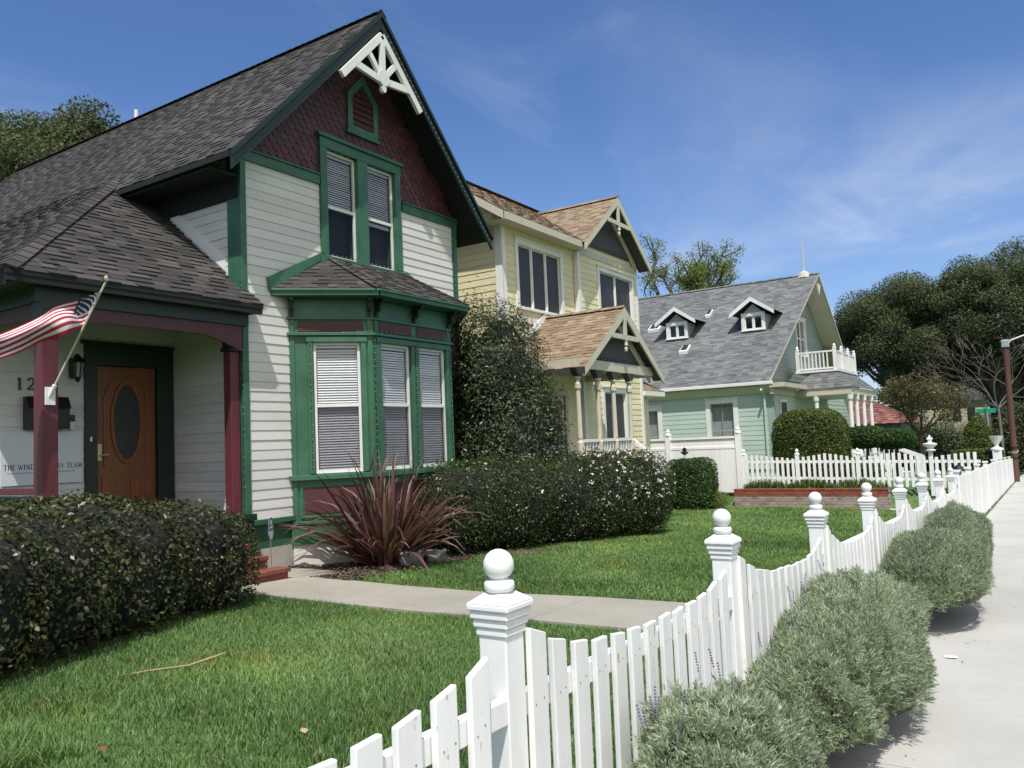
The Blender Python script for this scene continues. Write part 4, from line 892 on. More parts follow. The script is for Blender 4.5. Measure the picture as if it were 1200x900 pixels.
# ================================================================== the mint green house
W3, B0_, B1_, BC = -9.1, 33.5, 49.0, 41.2; g3 = -.55
h3 = thing('green_house', (W3, 41, g3), 'mint green house with steep grey roof, two dormers and a white balcony', 'house')
F3 = Fr((W3, 0, 0), (0, 1, 0), (1, 0, 0)); F3b = Fr((W3 - .4, 0, 0), (0, 1, 0), (1, 0, 0)); F3s = Fr((0, B0_, 0), (-1, 0, 0), (0, -1, 0)); S3 = .70; R3 = 9.3; r3 = lambda y: R3 - S3 * abs(y - BC)
w31, w32 = (10.75, 11.75, 1.25, 2.9), (14.15, 15.15, 1.1, 2.75)
mb = MB(); siding(mb, F3s, [(9.1, .1), (20, .1), (20, 3.5), (9.1, 3.5)], .2, [w31, w32]); mb.build('wall', M['mint'], h3)
mb = MB(); siding(mb, F3, [(B0_, .1), (B1_, .1), (B1_, 3.5), (B0_, 3.5)], .2); mb.build('wall', M['mint'], h3); mb = MB(); siding(mb, F3b, [(B0_ - .3, 3.501), (B1_ + .3, 3.501), (BC + .2, r3(BC) - .2), (BC - .2, r3(BC) - .2)], .2, [(39.9, 41.6, 5.3, 7.0)]); mb.build('gable_wall', M['mint_shaded'], h3)
mb = MB(); mb.box(-20, -9.2, B1_ - .1, B1_, -1, 3.5); mb.box(-20.1, -20, B0_, B1_, -1, 3.5); mb.face([(-20, B0_, 3.5), (-20, B1_, 3.5), (-20, BC, R3 - .2)]); mb.box(-19.9, -9.15, B0_ + .05, B1_ - .2, -1.3, .09); mb.build('rear_wall', M['mint'], h3)
for w_ in (w31, w32): window(h3, F3s, *w_, casing=.2, mid=w_[2] + .5, sash_w=.05, muntin=1, backmat=M['curtain'], smat=M['mint_dark'])
window(h3, F3b, 39.9, 41.6, 5.3, 7.0, casing=.12, mull=2, mid=6.1, sash_w=.05)
mb = MB(); mb.fbox(F3s, 9.08, 9.3, .1, 3.2, 0, .04); mb.fbox(F3, B0_, B0_ + .18, .1, 3.2, 0, .04); mb.build('corner_board', M['mint_dark'], h3)
mb = MB(); mb.tube([F3s.p(9.4, 3.35, .5), F3s.p(9.4, 3.15, .12), F3s.p(9.4, .0, .12)], .05); mb.build('downpipe', M['mint'], h3)
ey, rx = 33.18, -8.55; L4 = math.sqrt(1 + S3 * S3); sl = (BC - ey) * L4
mb = MB(); shingles(mb, (rx, ey, r3(ey)), (-1, 0, 0), (0, 1, S3), [(.55, 0), (11.9, 0), (11.9, sl), (0, sl)], .16, (.2, .45), (.005, .014))
shingles(mb, (rx, 49.4, r3(49.4)), (-1, 0, 0), (0, -1, S3), [(0, 0), (11.9, 0), (11.9, sl), (0, sl)], .3, (.4, .8)); caps(mb, (rx, BC, R3 + .03), (-20.4, BC, R3 + .03), .15, .25, drop=.6)
roof3 = mb.build('roof', M['roof_grey'], h3)
mb = MB(); mb.box(-20.4, -8.95, ey - .12, ey - .01, r3(ey) - .14, r3(ey)); mb.build('gutter', M['white_trim'], h3, .02)
mb = MB(); mb.box(-20.4, -8.95, ey, B0_ - .05, r3(ey) - .2, r3(ey) - .16); mb.face([(-20, B0_ - .05, 3.2), (-9.05, B0_ - .05, 3.2), (-9.0, ey + .02, r3(ey) - .16), (-20, ey + .02, r3(ey) - .16)]); mb.build('soffit', M['cream_trim'], h3)
mb = MB(); mb.fbox(F3, B0_ - .4, 37, 3.42, 3.6, 0, .6); mb.fbox(F3, B0_ - .3, 37, 3.15, 3.419, 0, .12); mb.build('cornice', M['cream_trim'], h3)
Fr3 = Fr((rx, 0, 0), (0, 1, 0), (1, 0, 0))
for s, xe in ((-1, rx - .55), (1, rx)):
    e = BC + s * 8.03; mb = MB(); q0, q1 = Vector((rx, BC, R3)), Vector((xe, e, r3(e))); dn = Vector((0, 0, .14))
    mb.hexa([q0 - dn - Vector((.05, 0, 0)), q0 - dn, q1 - dn, q1 - dn - Vector((.05, 0, 0)), q0 - Vector((.05, 0, 0)), q0, q1, q1 - Vector((.05, 0, 0))])
    mb.face([q0 - dn, q1 - dn, (W3 - .4, e, r3(e) - .14), (W3 - .4, BC, R3 - .14)]); mb.build('rake_board', M['cream_trim'], h3)
mb = MB(); mb.face([(-10.5, 45.5, 7.2), (-10.5, 51.5, 4.1), (-16, 51.5, 4.1), (-16, 45.5, 7.2)], .4); mb.face([(-10.5, 45.5, 7.2), (-8.9, 45.5, 5.6), (-8.9, 51.9, 4.0), (-10.5, 51.5, 4.1)], .5); mb.build('wing_roof', M['roof_grey'], h3)
mb = MB(); mb.fprism(Fr3, [(BC - .4, R3 - .55), (BC + .4, R3 - .55), (BC + .2, R3 - .8), (BC, R3 - 1.1), (BC - .2, R3 - .8)], -.1, -.04); mb.build('gable_ornament', M['white_trim'], h3)
mb = MB(); mb.lathe((-9.25, BC, R3), [(.34, -.15), (.26, .1), (.13, .17), (.05, .22), (.04, .4), (.035, 1.3), (.015, 1.7)], 10); mb.build('roof_finial', M['cream_trim'], h3)
for cx in (-14.3, -10.62):                     # dormers
    yb = 36.75; zb = r3(yb); Fd = Fr((0, yb, 0), (-1, 0, 0), (0, -1, 0)); c = -cx; hw = .55; zt = zb + .82
    mb = MB(); mb.fprism(Fd, [(c - hw, zt - .06), (c + hw, zt - .06), (c + hw, zt), (c, zt + .48), (c - hw, zt)], -.1, 0); mb.fbox(Fd, c - hw, c - .4, zb - .12, zt - .06, -.1, 0); mb.fbox(Fd, c + .4, c + hw, zb - .12, zt - .06, -.1, 0)
    for s in (-1, 1): mb.face([Fd.p(c + s * hw, zb, -.1), Fd.p(c + s * hw, zt, -.1), Fd.p(c + s * hw, zt, -1.5), ])
    dm = mb.build('dormer', M['mint_dark'], h3)
    window(dm, Fd, c - .39, c + .39, zb + .14, zt - .07, casing=.15, mull=2, sash_w=.04, head=0)
    mb = MB(); o_ = .28
    for s in (-1, 1):
        P = [(c, zt + .8), (c + s * 1.02, zt + .09), (c + s * 1.02, zt - .1), (c, zt + .59)]; mb.fprism(Fd, P if s < 0 else P[::-1], o_ - .05, o_)
    mb.build('rake_board', M['white_trim'], dm)
    mb = MB()
    for s in (-1, 1): mb.face([Fd.p(c, zt + .81, o_), Fd.p(c + s * 1.04, zt + .08, o_), Fd.p(c + s * 1.04, zt + .08, -(zt + .08 - zb) / S3 - .02), Fd.p(c, zt + .81, -(zt + .81 - zb) / S3 - .02)], .5)
    mb.build('dormer_roof', M['roof_grey'], dm)
for cx, y, wd in ((-15.9, 37.9, .6), (-13.6, 35.8, .4), (-13.3, 38.6, .25)):
    mb = MB(); z = r3(y); mb.hexa([(cx - wd / 2, y - .25, z - .15), (cx + wd / 2, y - .25, z - .15), (cx + wd / 2, y + .3, z + .23), (cx - wd / 2, y + .3, z + .23), (cx - wd / 2, y - .27, z + .0), (cx + wd / 2, y - .27, z + .0), (cx + wd / 2, y + .28, z + .33), (cx - wd / 2, y + .28, z + .33)]); v_ = mb.build('roof_vent' if wd < .6 else 'skylight', M['white_trim'], h3)
    mb = MB(); mb.face([(cx - wd * .35, y - .2, z + .08), (cx + wd * .35, y - .2, z + .08), (cx + wd * .35, y + .2, z + .33), (cx - wd * .35, y + .2, z + .33)]); mb.build('pane', M['screen'], v_)
# porch with a balcony on its hipped roof
px0, px1, py0, py1, pze = -9.1, -6.65, 37.0, 43.6, 3.42; bx, by0, by1, bz = -7.4, 37.7, 42.2, 4.22
mb = MB(); Lr = math.hypot(by0 - py0, bz - pze); Lf = math.hypot(px1 - bx, bz - pze)
shingles(mb, (px1, py0, pze), (-1, 0, 0), (0, by0 - py0, bz - pze), [(0, 0), (2.5, 0), (1.7, Lr), (-px1 * 0 + .75, Lr)], .16, (.2, .4)); shingles(mb, (px1, py0, pze), (0, 1, 0), (bx - px1, 0, bz - pze), [(0, 0), (6.6, 0), (5.2, Lf), (.7, Lf)], .16, (.2, .4))
mb.face([(bx, by0, bz), (bx, by1, bz), (W3, by1, bz), (W3, by0, bz)], .4); mb.build('porch_roof', M['roof_grey'], h3)
mb = MB(); mb.box(px0, px1 - .05, py0 + .05, py1, pze - .3, pze - .02); mb.build('porch_eave', M['cream_trim'], h3)
mb = MB(); mb.box(px0, px1 + .1, py0, py1, -.9, .4); mb.build('porch_floor', M['mint_dark'], h3)
for x, y in ((px1 - .15, py0 + .2), (px1 - .15, 38.6), (px1 - .15, 40.3), (px1 - .15, 42.2), (-8.2, 37.2)):
    mb = MB(); mb.lathe((x, y, .4), [(.13, 0), (.13, .2), (.09, .25), (.085, 2.4), (.13, 2.5), (.15, 2.75)], 10); mb.build('porch_post', M['white_trim'], h3)
def railing(name, a, b, z0, h, root, npost=2, step=.16, skip=0):
    mb = MB(); a, b = Vector(a), Vector(b); L_ = (b - a).length; d = (b - a) / L_
    mb.bar(a + Vector((0, 0, z0 + h)), b + Vector((0, 0, z0 + h)), .08, .07); mb.bar(a + Vector((0, 0, z0 + .1)), b + Vector((0, 0, z0 + .1)), .07, .07)
    for k in range(1, int(L_ / step)): p = a + d * (k * step); mb.box(p.x - .025, p.x + .025, p.y - .025, p.y + .025, a.z + z0 + .1, a.z + z0 + h)
    for k in range(skip, npost):
        p = a + d * (L_ * k / (npost - 1)); mb.box(p.x - .07, p.x + .07, p.y - .07, p.y + .07, a.z + z0, a.z + z0 + h + .12); mb.lathe(p + Vector((0, 0, z0 + h + .12)), [(.09, 0), (.09, .03), (.05, .06), (.07, .12), (.02, .2)], 8)
    return mb.build(name, M['white_trim'], root)
railing('balcony_railing', (W3 + .1, by0, 0), (bx, by0, 0), bz + .03, .85, h3); railing('balcony_railing', (bx, by0, 0), (bx, by1, 0), bz + .03, .85, h3, 4, .12, 1)
mb = MB(); mb.box(W3, bx + .12, by0 - .12, by1 + .1, bz - .04, bz + .05); mb.build('balcony_floor', M['white_trim'], h3)
railing('porch_railing', (W3 + .1, py0 + .2, 0), (px1 - .15, py0 + .2, 0), .4, .8, h3); railing('porch_railing', (px1 - .15, py0 + .2, 0), (px1 - .15, 38.6, 0), .4, .8, h3, 2, .16, 1)
mb = MB(); mb.bar((px1 + .1, 38.7, 1.15), (-4.4, 38.7, .25), .07, .09); mb.bar((px1 + .1, 39.9, 1.15), (-4.4, 39.9, .25), .07, .09); mb.box(-4.5, -4.35, 38.62, 38.78, -.6, .4)
for k in range(5): mb.box(px1 + .1 + k * .32, px1 + .45 + k * .32, 38.8, 39.8, -.8, .3 - k * .17)
for k in range(10): x = px1 + .2 + k * .2; mb.box(x, x + .04, 38.68, 38.72, .0 - k * .05, 1.1 - k * .08)
mb.build('stair', M['white_trim'], h3)
w_ = (34.6, 35.5, 1.0, 2.85); mb = MB(); mb.fbox(F3, w_[0] - .12, w_[1] + .12, w_[2] - .1, w_[3] + .12, .017, .05); wn = mb.build('window', M['white_trim'], h3)
mb = MB(); mb.fbox(F3, w_[0], w_[1], w_[2], w_[3], .051, .055); mb.build('pane', M['screen'], wn)

# ================================================================== buildings far down the street
rb = thing('red_roofed_building', (-12, 62, -1.2), 'low blue-grey building with red roof and blue awning beyond the balcony house', 'building')
mb = MB(); mb.box(-19, -7.6, 58, 68, -1.5, 1.85); mb.build('wall', M['blue_grey'], rb)
mb = MB(); shingles(mb, (-7.2, 57.6, 1.85), (-1, 0, 0), (0, 1, .45), [(0, 0), (12, 0), (9, 5), (3.4, 5)], .3, (.25, .4), (.02, .05)); shingles(mb, (-7.2, 57.6, 1.85), (0, 1, 0), (-1, 0, .6), [(0, 0), (10, 0), (5, 4)], .3, (.25, .4), (.02, .05)); mb.build('roof', M['tile_red'], rb)
mb = MB(); mb.hexa([(-12.5, 57.2, 1.2), (-10.6, 57.2, 1.2), (-10.6, 57.99, 1.2), (-12.5, 57.99, 1.2), (-12.5, 57.3, 1.25), (-10.6, 57.3, 1.25), (-10.6, 57.99, 1.75), (-12.5, 57.99, 1.75)]); mb.build('awning', M['blue'], rb)
for x in (-14.5, -12.2, -10.2): mb = MB(); mb.box(x - .5, x + .5, 57.96, 57.99, -.3, 1.1); mb.build('window', M['screen'], rb)
cb = thing('cream_building', (-6.5, 82, -2), 'pale cream building glimpsed between the far trees', 'building')
mb = MB(); siding(mb, Fr((0, 80, 0), (-1, 0, 0), (0, -1, 0)), [(3.5, -2.5), (10, -2.5), (10, 3.6), (3.5, 3.6)], .25); mb.box(-10, -3.5, 80.05, 88, -2.5, 3.6); mb.build('wall', M['pale_yellow'], cb)
mb = MB(); mb.fprism(Fr((0, 79.7, 0), (-1, 0, 0), (0, -1, 0)), [(3, 3.6), (10.5, 3.6), (6.75, 6.0)], -8.5, 0); mb.build('roof', M['roof_grey'], cb)
for x in (-6.0, -4.9): mb = MB(); mb.box(x - .3, x + .3, 79.93, 79.97, 1.9, 3.0); mb.build('window', M['screen'], cb)
# ================================================================== fences
YP = [2.08 + 2.075 * k for k in range(8)]; YB = YP[-1] + .5
pf = thing('picket_fence', (-1.42, 8, -.25), 'white scalloped picket fence with ball-topped posts along the sidewalk', 'fence')
def pick_h(y):
    s = min(abs(y - p) for p in YP + [YP[0] - 2.075]); mid = .955 - .065 * smooth(3.6, 7.0, y)
    return mid + (1.11 - mid) * math.exp(-(s / .3) ** 1.3)
y = 1.22; k = 0
while y < YB - .1:
    w = .092 + random.uniform(-.005, .004); lean = random.uniform(-.008, .008); d = random.uniform(-.003, .003)
    for p in YP:
        if y < p + .04 and y + w > p - .16: y = p + .045
    g = -SL * y; h0, h1 = pick_h(y) + random.uniform(-.006, .006), pick_h(y + w) + random.uniform(-.006, .006)
    x0, x1 = -1.383 + d, -1.362 + d
    mb = MB(); zb = g + .05
    mb.hexa([(x0, y, zb), (x1, y, zb), (x1, y + w, zb), (x0, y + w, zb), (x0, y + lean, g + h0), (x1, y + lean, g + h0), (x1, y + w + lean, g + h1), (x0, y + w + lean, g + h1)])
    mb.cur = 1
    if y < 5:
        for zr in (.235, .865):
            for uu in (.25, .72):
                cy, cz = y + w * uu + random.uniform(-.006, .006), g + zr + random.uniform(-.012, .012); mb.face([(x1 + .0012, cy + .0032 * math.cos(q * 1.047), cz + .0032 * math.sin(q * 1.047)) for q in range(6)])
    mb.build('picket', [M['fence_white'], M['rust']], pf, .004); y += .1465 + random.uniform(-.006, .006); k += 1
for z in (.2, .83):
    mb = MB(); mb.hexa([(-1.422, 0.6, -SL * .6 + z), (-1.385, .6, -SL * .6 + z), (-1.385, YB, -SL * YB + z), (-1.422, YB, -SL * YB + z), (-1.422, .6, -SL * .6 + z + .075), (-1.385, .6, -SL * .6 + z + .075), (-1.385, YB, -SL * YB + z + .075), (-1.422, YB, -SL * YB + z + .075)])
    mb.build('rail', M['fence_white'], pf, .004)
def fence_post(root, x, y, g, ball=True, w=.1, H=1.07, mat='fence_white'):
    mb = MB(); h = w / 2; mb.box(x - h, x + h, y - h, y + h, g - .1, g + H); p = mb.build('fence_post', M[mat], root, .005)
    mb = MB(); z = g + H
    for a, z0, z1 in ((.056, -.055, -.03), (.062, -.0295, -.004), (.069, -.0035, .022), (.076, .0225, .042)): mb.box(x - a, x + a, y - a, y + a, z + z0, z + z1)
    mb.hexa([(x - .076, y - .076, z + .0425), (x + .076, y - .076, z + .0425), (x + .076, y + .076, z + .0425), (x - .076, y + .076, z + .0425), (x - .036, y - .036, z + .07), (x + .036, y - .036, z + .07), (x + .036, y + .036, z + .07), (x - .036, y + .036, z + .07)])
    mb.build('post_cap', M[mat], p, .005)
    if ball:
        pr = [(.034, -.01), (.042, -.004), (.047, .002), (.047, .02), (.042, .026), (.028, .03)] + [(.048 * math.cos(a), .074 + .048 * math.sin(a)) for a in [math.radians(t) for t in range(-60, 90, 15)]] + [(.002, .122)]
        mb = MB(); mb.lathe((x, y, z + .079), pr, 24); mb.build('ball_finial', M[mat], p, smoothit=True)
for i, yp in enumerate(YP): fence_post(pf, -1.4315, yp, -SL * yp, True, H=1.14)
# the plainer run further down the street
ff = thing('flat_topped_fence', (-1.42, 38, -1.2), 'plain white flat-topped fence further down the sidewalk', 'fence')
Y0, Y1 = YB + .15, 58
n = 0; mbr = MB(); y = Y0
while y < Y1:
    g = -SL * y; h = 1.16 + .08 * smooth(Y0, 30, y) + random.uniform(-.01, .01); n += 1
    mb = MB() if n <= 95 else mbr; mb.box(-1.383, -1.36, y, y + .098, g + .03, g + h)
    if n <= 95: mb.build('picket', M['fence_far'], ff, .003)
    y += .125
o = mbr.build('picket', M['fence_far'], ff); tag(o, kind='stuff')
mb = MB()
for z in (.2, 1.0): mb.hexa([(-1.43, Y0, -SL * Y0 + z), (-1.385, Y0, -SL * Y0 + z), (-1.385, Y1, -SL * Y1 + z), (-1.43, Y1, -SL * Y1 + z), (-1.43, Y0, -SL * Y0 + z + .08), (-1.385, Y0, -SL * Y0 + z + .08), (-1.385, Y1, -SL * Y1 + z + .08), (-1.43, Y1, -SL * Y1 + z + .08)])
mb.build('rail', M['fence_far'], ff)
for y in (Y0 + .1, 20.2, 23.2, 26.6, 31, 36, 41, 46, 51, 56):
    mb = MB(); g = -SL * y; mb.box(-1.45, -1.35, y - .05, y + .05, g, g + 1.24 + .08 * smooth(Y0, 30, y)); mb.box(-1.47, -1.33, y - .07, y + .07, g + 1.24 + .08 * smooth(Y0, 30, y), g + 1.28 + .08 * smooth(Y0, 30, y)); mb.build('fence_post', M['fence_far'], ff)
mb = MB(); mb.box(-1.53, -1.3, 57.95, 58.2, -1.9, -.2); mb.box(-1.58, -1.25, 57.9, 58.25, -.2, -.12); mb.build('end_post', M['fence_far'], ff)
# side fence between the gardens (runs back from the street), scalloped
YF = 26.5
sf = thing('side_picket_fence', (-5, YF, -.1), 'white scalloped picket fence between the gardens behind the brick planter', 'fence')
px_ = [-8.25, -6.55, -4.75, -2.75]; fb_ = lambda x: -.04 - .02 * (x + 8.3)
x = -8.15
while x < -1.6:
    s = min(abs(x - q) for q in px_); L_ = 1.8; g = fb_(x); h = .80 + .16 * min(1, s / .85) ** .8 if x > -6.55 else .84 + .12 * math.cos((x + 8.25) / 1.7 * 3.0) * .5 + .03
    if s > .09:
        mb = MB(); mb.box(x - .042, x + .042, YF - .045, YF - .02, g - .05, g + h + random.uniform(-.012, .012)); mb.build('picket', M['fence_far'], sf)
    x += .163
mb = MB()
for z in (.14, .66): mb.hexa([(-8.3, YF - .019, fb_(-8.3) + z), (-1.5, YF - .019, fb_(-1.5) + z), (-1.5, YF + .02, fb_(-1.5) + z), (-8.3, YF + .02, fb_(-8.3) + z), (-8.3, YF - .019, fb_(-8.3) + z + .085), (-1.5, YF - .019, fb_(-1.5) + z + .085), (-1.5, YF + .02, fb_(-1.5) + z + .085), (-8.3, YF + .02, fb_(-8.3) + z + .085)])
mb.build('rail', M['fence_far'], sf)
for q in px_:
    g = fb_(q); tall = q == -2.75; H = 1.0 if tall else .93; mb = MB(); mb.box(q - .055, q + .055, YF - .06, YF + .05, g - .3, g + H); p_ = mb.build('fence_post', M['fence_far'], sf)
    mb = MB(); mb.lathe((q, YF, g + H), [(.08, 0), (.08, .03), (.03, .06), (.05, .1), (.055, .13), (.01, .19)] if not tall else [(.13, 0), (.15, .03), (.07, .08), (.19, .18), (.2, .22), (.06, .25), (.05, .32), (.09, .36), (.03, .42), (.01, .48)], 12); mb.build('finial', M['fence_far'], p_)
wf = thing('panel_fence', (-9.8, YF, -.1), 'solid white panel fence in front of the mint green wall', 'fence')
mb = MB(); mb.box(-14, -8.46, YF - .03, YF + .03, -.35, 1.14)
x = -14
while x < -8.5: mb.box(x, x + .14, YF - .038, YF - .0301, -.33, 1.1); x += .146
mb.build('panel', M['fence_far'], wf)
mb = MB(); mb.box(-14, -8.46, YF - .05, YF + .05, 1.12, 1.2); mb.box(-14, -8.46, YF - .02, YF + .02, 1.2, 1.46); mb.box(-14, -8.46, YF - .06, YF + .06, 1.46, 1.53); mb.build('top_panel', M['fence_far'], wf)
for q in (-10.86, -8.4):
    mb = MB(); mb.box(q - .09, q + .09, YF - .09, YF + .09, -.5, 1.62); mb.lathe((q, YF, 1.62), [(.12, 0), (.12, .04), (.05, .08), (.07, .14), (.01, .24)], 10); mb.build('fence_post', M['fence_far'], wf)
# brick planter
bp = thing('brick_planter', (-6.2, 26, -.5), 'low brick planter wall, red courses on top and greyed bricks below', 'planter')
m, nt, b = nodes('planter_brick')
c = mixc(nt, rnd(nt), (0.21, 0.045, 0.025), (0.36, 0.115, 0.07)); s_ = noise(nt, 40, 4); c = mixc(nt, s_, sc((.2, .06, .04), .8), c); nt.links.new(c, b.inputs['Base Color']); b.inputs['Roughness'].default_value = .9
m2, nt, b = nodes('greyed_brick'); s_ = ramp(nt, noise(nt, 5, 6, .7), [(.35, (.2, .11, .095)), (.5, (.33, .27, .25)), (.7, (.45, .4, .38))]); nt.links.new(mixc(nt, .75, mixc(nt, rnd(nt), (.2, .12, .11), (.33, .28, .27)), s_), b.inputs['Base Color']); b.inputs['Roughness'].default_value = .95
Fb = Fr((0, 25.9, 0), (1, 0, 0), (0, -1, 0)); mb = MB(); mb.cur = 2; mb.fbox(Fb, -8.45, -3.85, -1.1, -.235, -.22, -.012); z = -1.05; row = 0
while z < -.25:
    u = -8.46 + (row % 2) * .11 - .11; mb.cur = 0 if z > -.47 else 1
    while u < -3.9:
        a, c_ = max(u, -8.46), min(u + .212, -3.84)
        if c_ - a > .03: mb.fbox(Fb, a, c_, z, z + .068, -.05, random.uniform(-.004, .004))
        u += .224
    z += .079; row += 1
mb.cur = 0
for k in range(41): mb.fbox(Fb, -8.47 + k * .1125, -8.47 + k * .1125 + .104, -.234, -.185, -.23, .01 + random.uniform(-.003, .003))
mb.build('brickwork', [m, m2, M['found']], bp)
mb = MB(); mb.box(-8.3, -4.0, 26.13, 26.45, -.7, -.2); mb.build('soil', M['dirt'], bp)
# leafy plants in the planter
ib = thing('planter_iris', (-6.2, 26.3, -.2), 'row of green strap-leaved plants growing in the brick planter', 'plants'); tag(ib, kind='stuff')
V, F = [], []
for k in range(1500):
    x, y_ = random.uniform(-8.2, -3.95), random.uniform(26.14, 26.4); h = random.uniform(.1, .34) * (.5 + .5 * abs(math.sin(x * 2.3))) ; a = random.uniform(0, 6.28); dx, dy = math.cos(a), math.sin(a); l = random.uniform(.02, .14); w = .012; b0 = len(V)
    V += [(x - dy * w, y_ + dx * w, -.21), (x + dy * w, y_ - dx * w, -.21), (x + dx * l, y_ + dy * l, -.2 + h), (x + dx * l - dy * w, y_ + dy * l + dx * w, -.2 + h * .95)]; F.append((b0, b0 + 1, b0 + 2, b0 + 3))
o = np_mesh('leaves', V, F, [M['iris']], None, None, ib)

# ================================================================== terrain, paving
def grid(name, xs, ys, mat, kind='structure', dz=0.0):
    V = [(x, y, gz(x, y) + dz) for y in ys for x in xs]; nx = len(xs); F = [(j * nx + i, j * nx + i + 1, (j + 1) * nx + i + 1, (j + 1) * nx + i) for j in range(len(ys) - 1) for i in range(nx - 1)]
    return tag(np_mesh(name, V, F, [mat], smoothit=True), kind=kind)
def rng_(a, b, s): n = max(1, int(round((b - a) / s))); return [a + (b - a) * i / n for i in range(n + 1)]
xs = [-600, -200, -80] + rng_(-45, -14, 3) + rng_(-13, -1.6, .4) + [-1.55, -1.47, -1.2, 1.3, 2.2, 12, 40, 200, 600]
ys = [-400, -100, -30, -10] + rng_(-6, 24, .75) + rng_(24.5, 29, .3) + rng_(30, 60, 3) + [80, 120, 200, 400, 900]
grid('lawn', xs, ys, M['lawn_soil'])
sw = MB(); yy = -6.0
def slab(mb, x0, x1, y0, y1, t0=.012, th=.12):
    z = lambda y: -SL * y
    mb.hexa([(x0, y0, z(y0) - th), (x1, y0, z(y0) - th), (x1, y1, z(y1) - th), (x0, y1, z(y1) - th), (x0, y0, z(y0) + t0), (x1, y0, z(y0) + t0), (x1, y1, z(y1) + t0), (x0, y1, z(y1) + t0)])
yy = 4.62 - 1.52 * 7
while yy < 80: slab(sw, -1.3, 1.25, yy, yy + 1.508, .012 + random.uniform(-.002, .002)); yy += 1.52
tag(sw.build('sidewalk', M['sidewalk'], None, .006), kind='structure')
wk = MB(); xx = -1.62
for wdt in (1.35, 1.5, 1.5, 1.42, 1.65): 
    wk.hexa([(xx - wdt + .012, 6.98, gz(xx - wdt, 7) - .1), (xx, 6.98, gz(xx, 7) - .1), (xx, 8.42, gz(xx, 8.4) - .1), (xx - wdt + .012, 8.42, gz(xx - wdt, 8.4) - .1), (xx - wdt + .012, 6.98, gz(xx - wdt, 7) + .036), (xx, 6.98, gz(xx, 7) + .036), (xx, 8.42, gz(xx, 8.4) + .036), (xx - wdt + .012, 8.42, gz(xx - wdt, 8.4) + .036)]); xx -= wdt
wk.hexa([(-10.2, 5.9, gz(-9.5, 6) - .12), (xx, 5.9, gz(-9, 6) - .12), (xx, 9.05, gz(-9, 9) - .12), (-10.2, 9.05, gz(-9.5, 9) - .12), (-10.2, 5.9, gz(-9.5, 6) + .034), (xx, 5.9, gz(-9, 6) + .034), (xx, 9.05, gz(-9, 9) + .034), (-10.2, 9.05, gz(-9.5, 9) + .034)])
tag(wk.build('garden_walkway', M['walk'], None, .006), kind='structure')
cu = MB(); slab(cu, 2.6, 2.78, -60, 120, .02, .3); tag(cu.build('kerb', M['sidewalk'], None, .01), kind='structure')
rd = MB(); slab(rd, 2.78, 11.5, -60, 160, -.11, .3); tag(rd.build('road', M['asphalt']), kind='structure')
# mulch beds: chips heaped on dark soil
def bed(name, outline, n, dz=.012):
    (x0, y0), (x1, y1) = outline; V, F = [], []
    xs_, ys_ = rng_(x0, x1, .25), rng_(y0, y1, .25); nx = len(xs_)
    V = [(x, y, gz(x, y) + .02 + .02 * math.sin(5 * x) * math.sin(6 * y)) for y in ys_ for x in xs_]; F = [(j * nx + i, j * nx + i + 1, (j + 1) * nx + i + 1, (j + 1) * nx + i) for j in range(len(ys_) - 1) for i in range(nx - 1)]; mi = [0] * len(F)
    P = np.stack([RNG.uniform(x0 - .05, x1 + .05, n), RNG.uniform(y0 - .05, y1 + .05, n), np.zeros(n)], 1); P[:, 2] = [gz(a, b) + .03 + .02 * math.sin(5 * a) * math.sin(6 * b) for a, b in P[:, :2]]; P[:, 2] += RNG.uniform(0, .02, n)
    v, f = leaf_quads(P, np.tile([0, 0, 1.0], (n, 1)), .07, .35, .35); 
    return tag(np_mesh(name, np.concatenate([V, v]), np.concatenate([np.array(F), f + len(V)]), [M['dirt'], M['mulch_mat']], mi + [1] * n), kind='structure')
bed('mulch_bed', [(-10.3, 9.06), (-8.3, 11.4)], 5000)
bed('path_bed', [(-9.06, 8.4), (-8.32, 9.08)], 900)
bed('hedge_bed', [(-9.9, 11.4), (-7.6, 17.5)], 2500)
bed('fence_bed', [(-1.5, 0.5), (-1.28, 16.9)], 2500)
P = np.stack([RNG.uniform(-1.28, .3, 700), RNG.uniform(1.5, 16, 700), np.zeros(700)], 1); P = P[RNG.random(700) < np.exp(-(P[:, 0] + 1.28) / .35)]; P[:, 2] = -SL * P[:, 1] + .02
v_, f_ = leaf_quads(P, np.tile([0, 0, 1.0], (len(P), 1)), .018, .4, .25); tag(np_mesh('leaf_litter', v_, f_, [M['mulch_mat']]), 'bits of dry leaf litter scattered on the sidewalk under the lavender', 'litter', None, 'stuff')
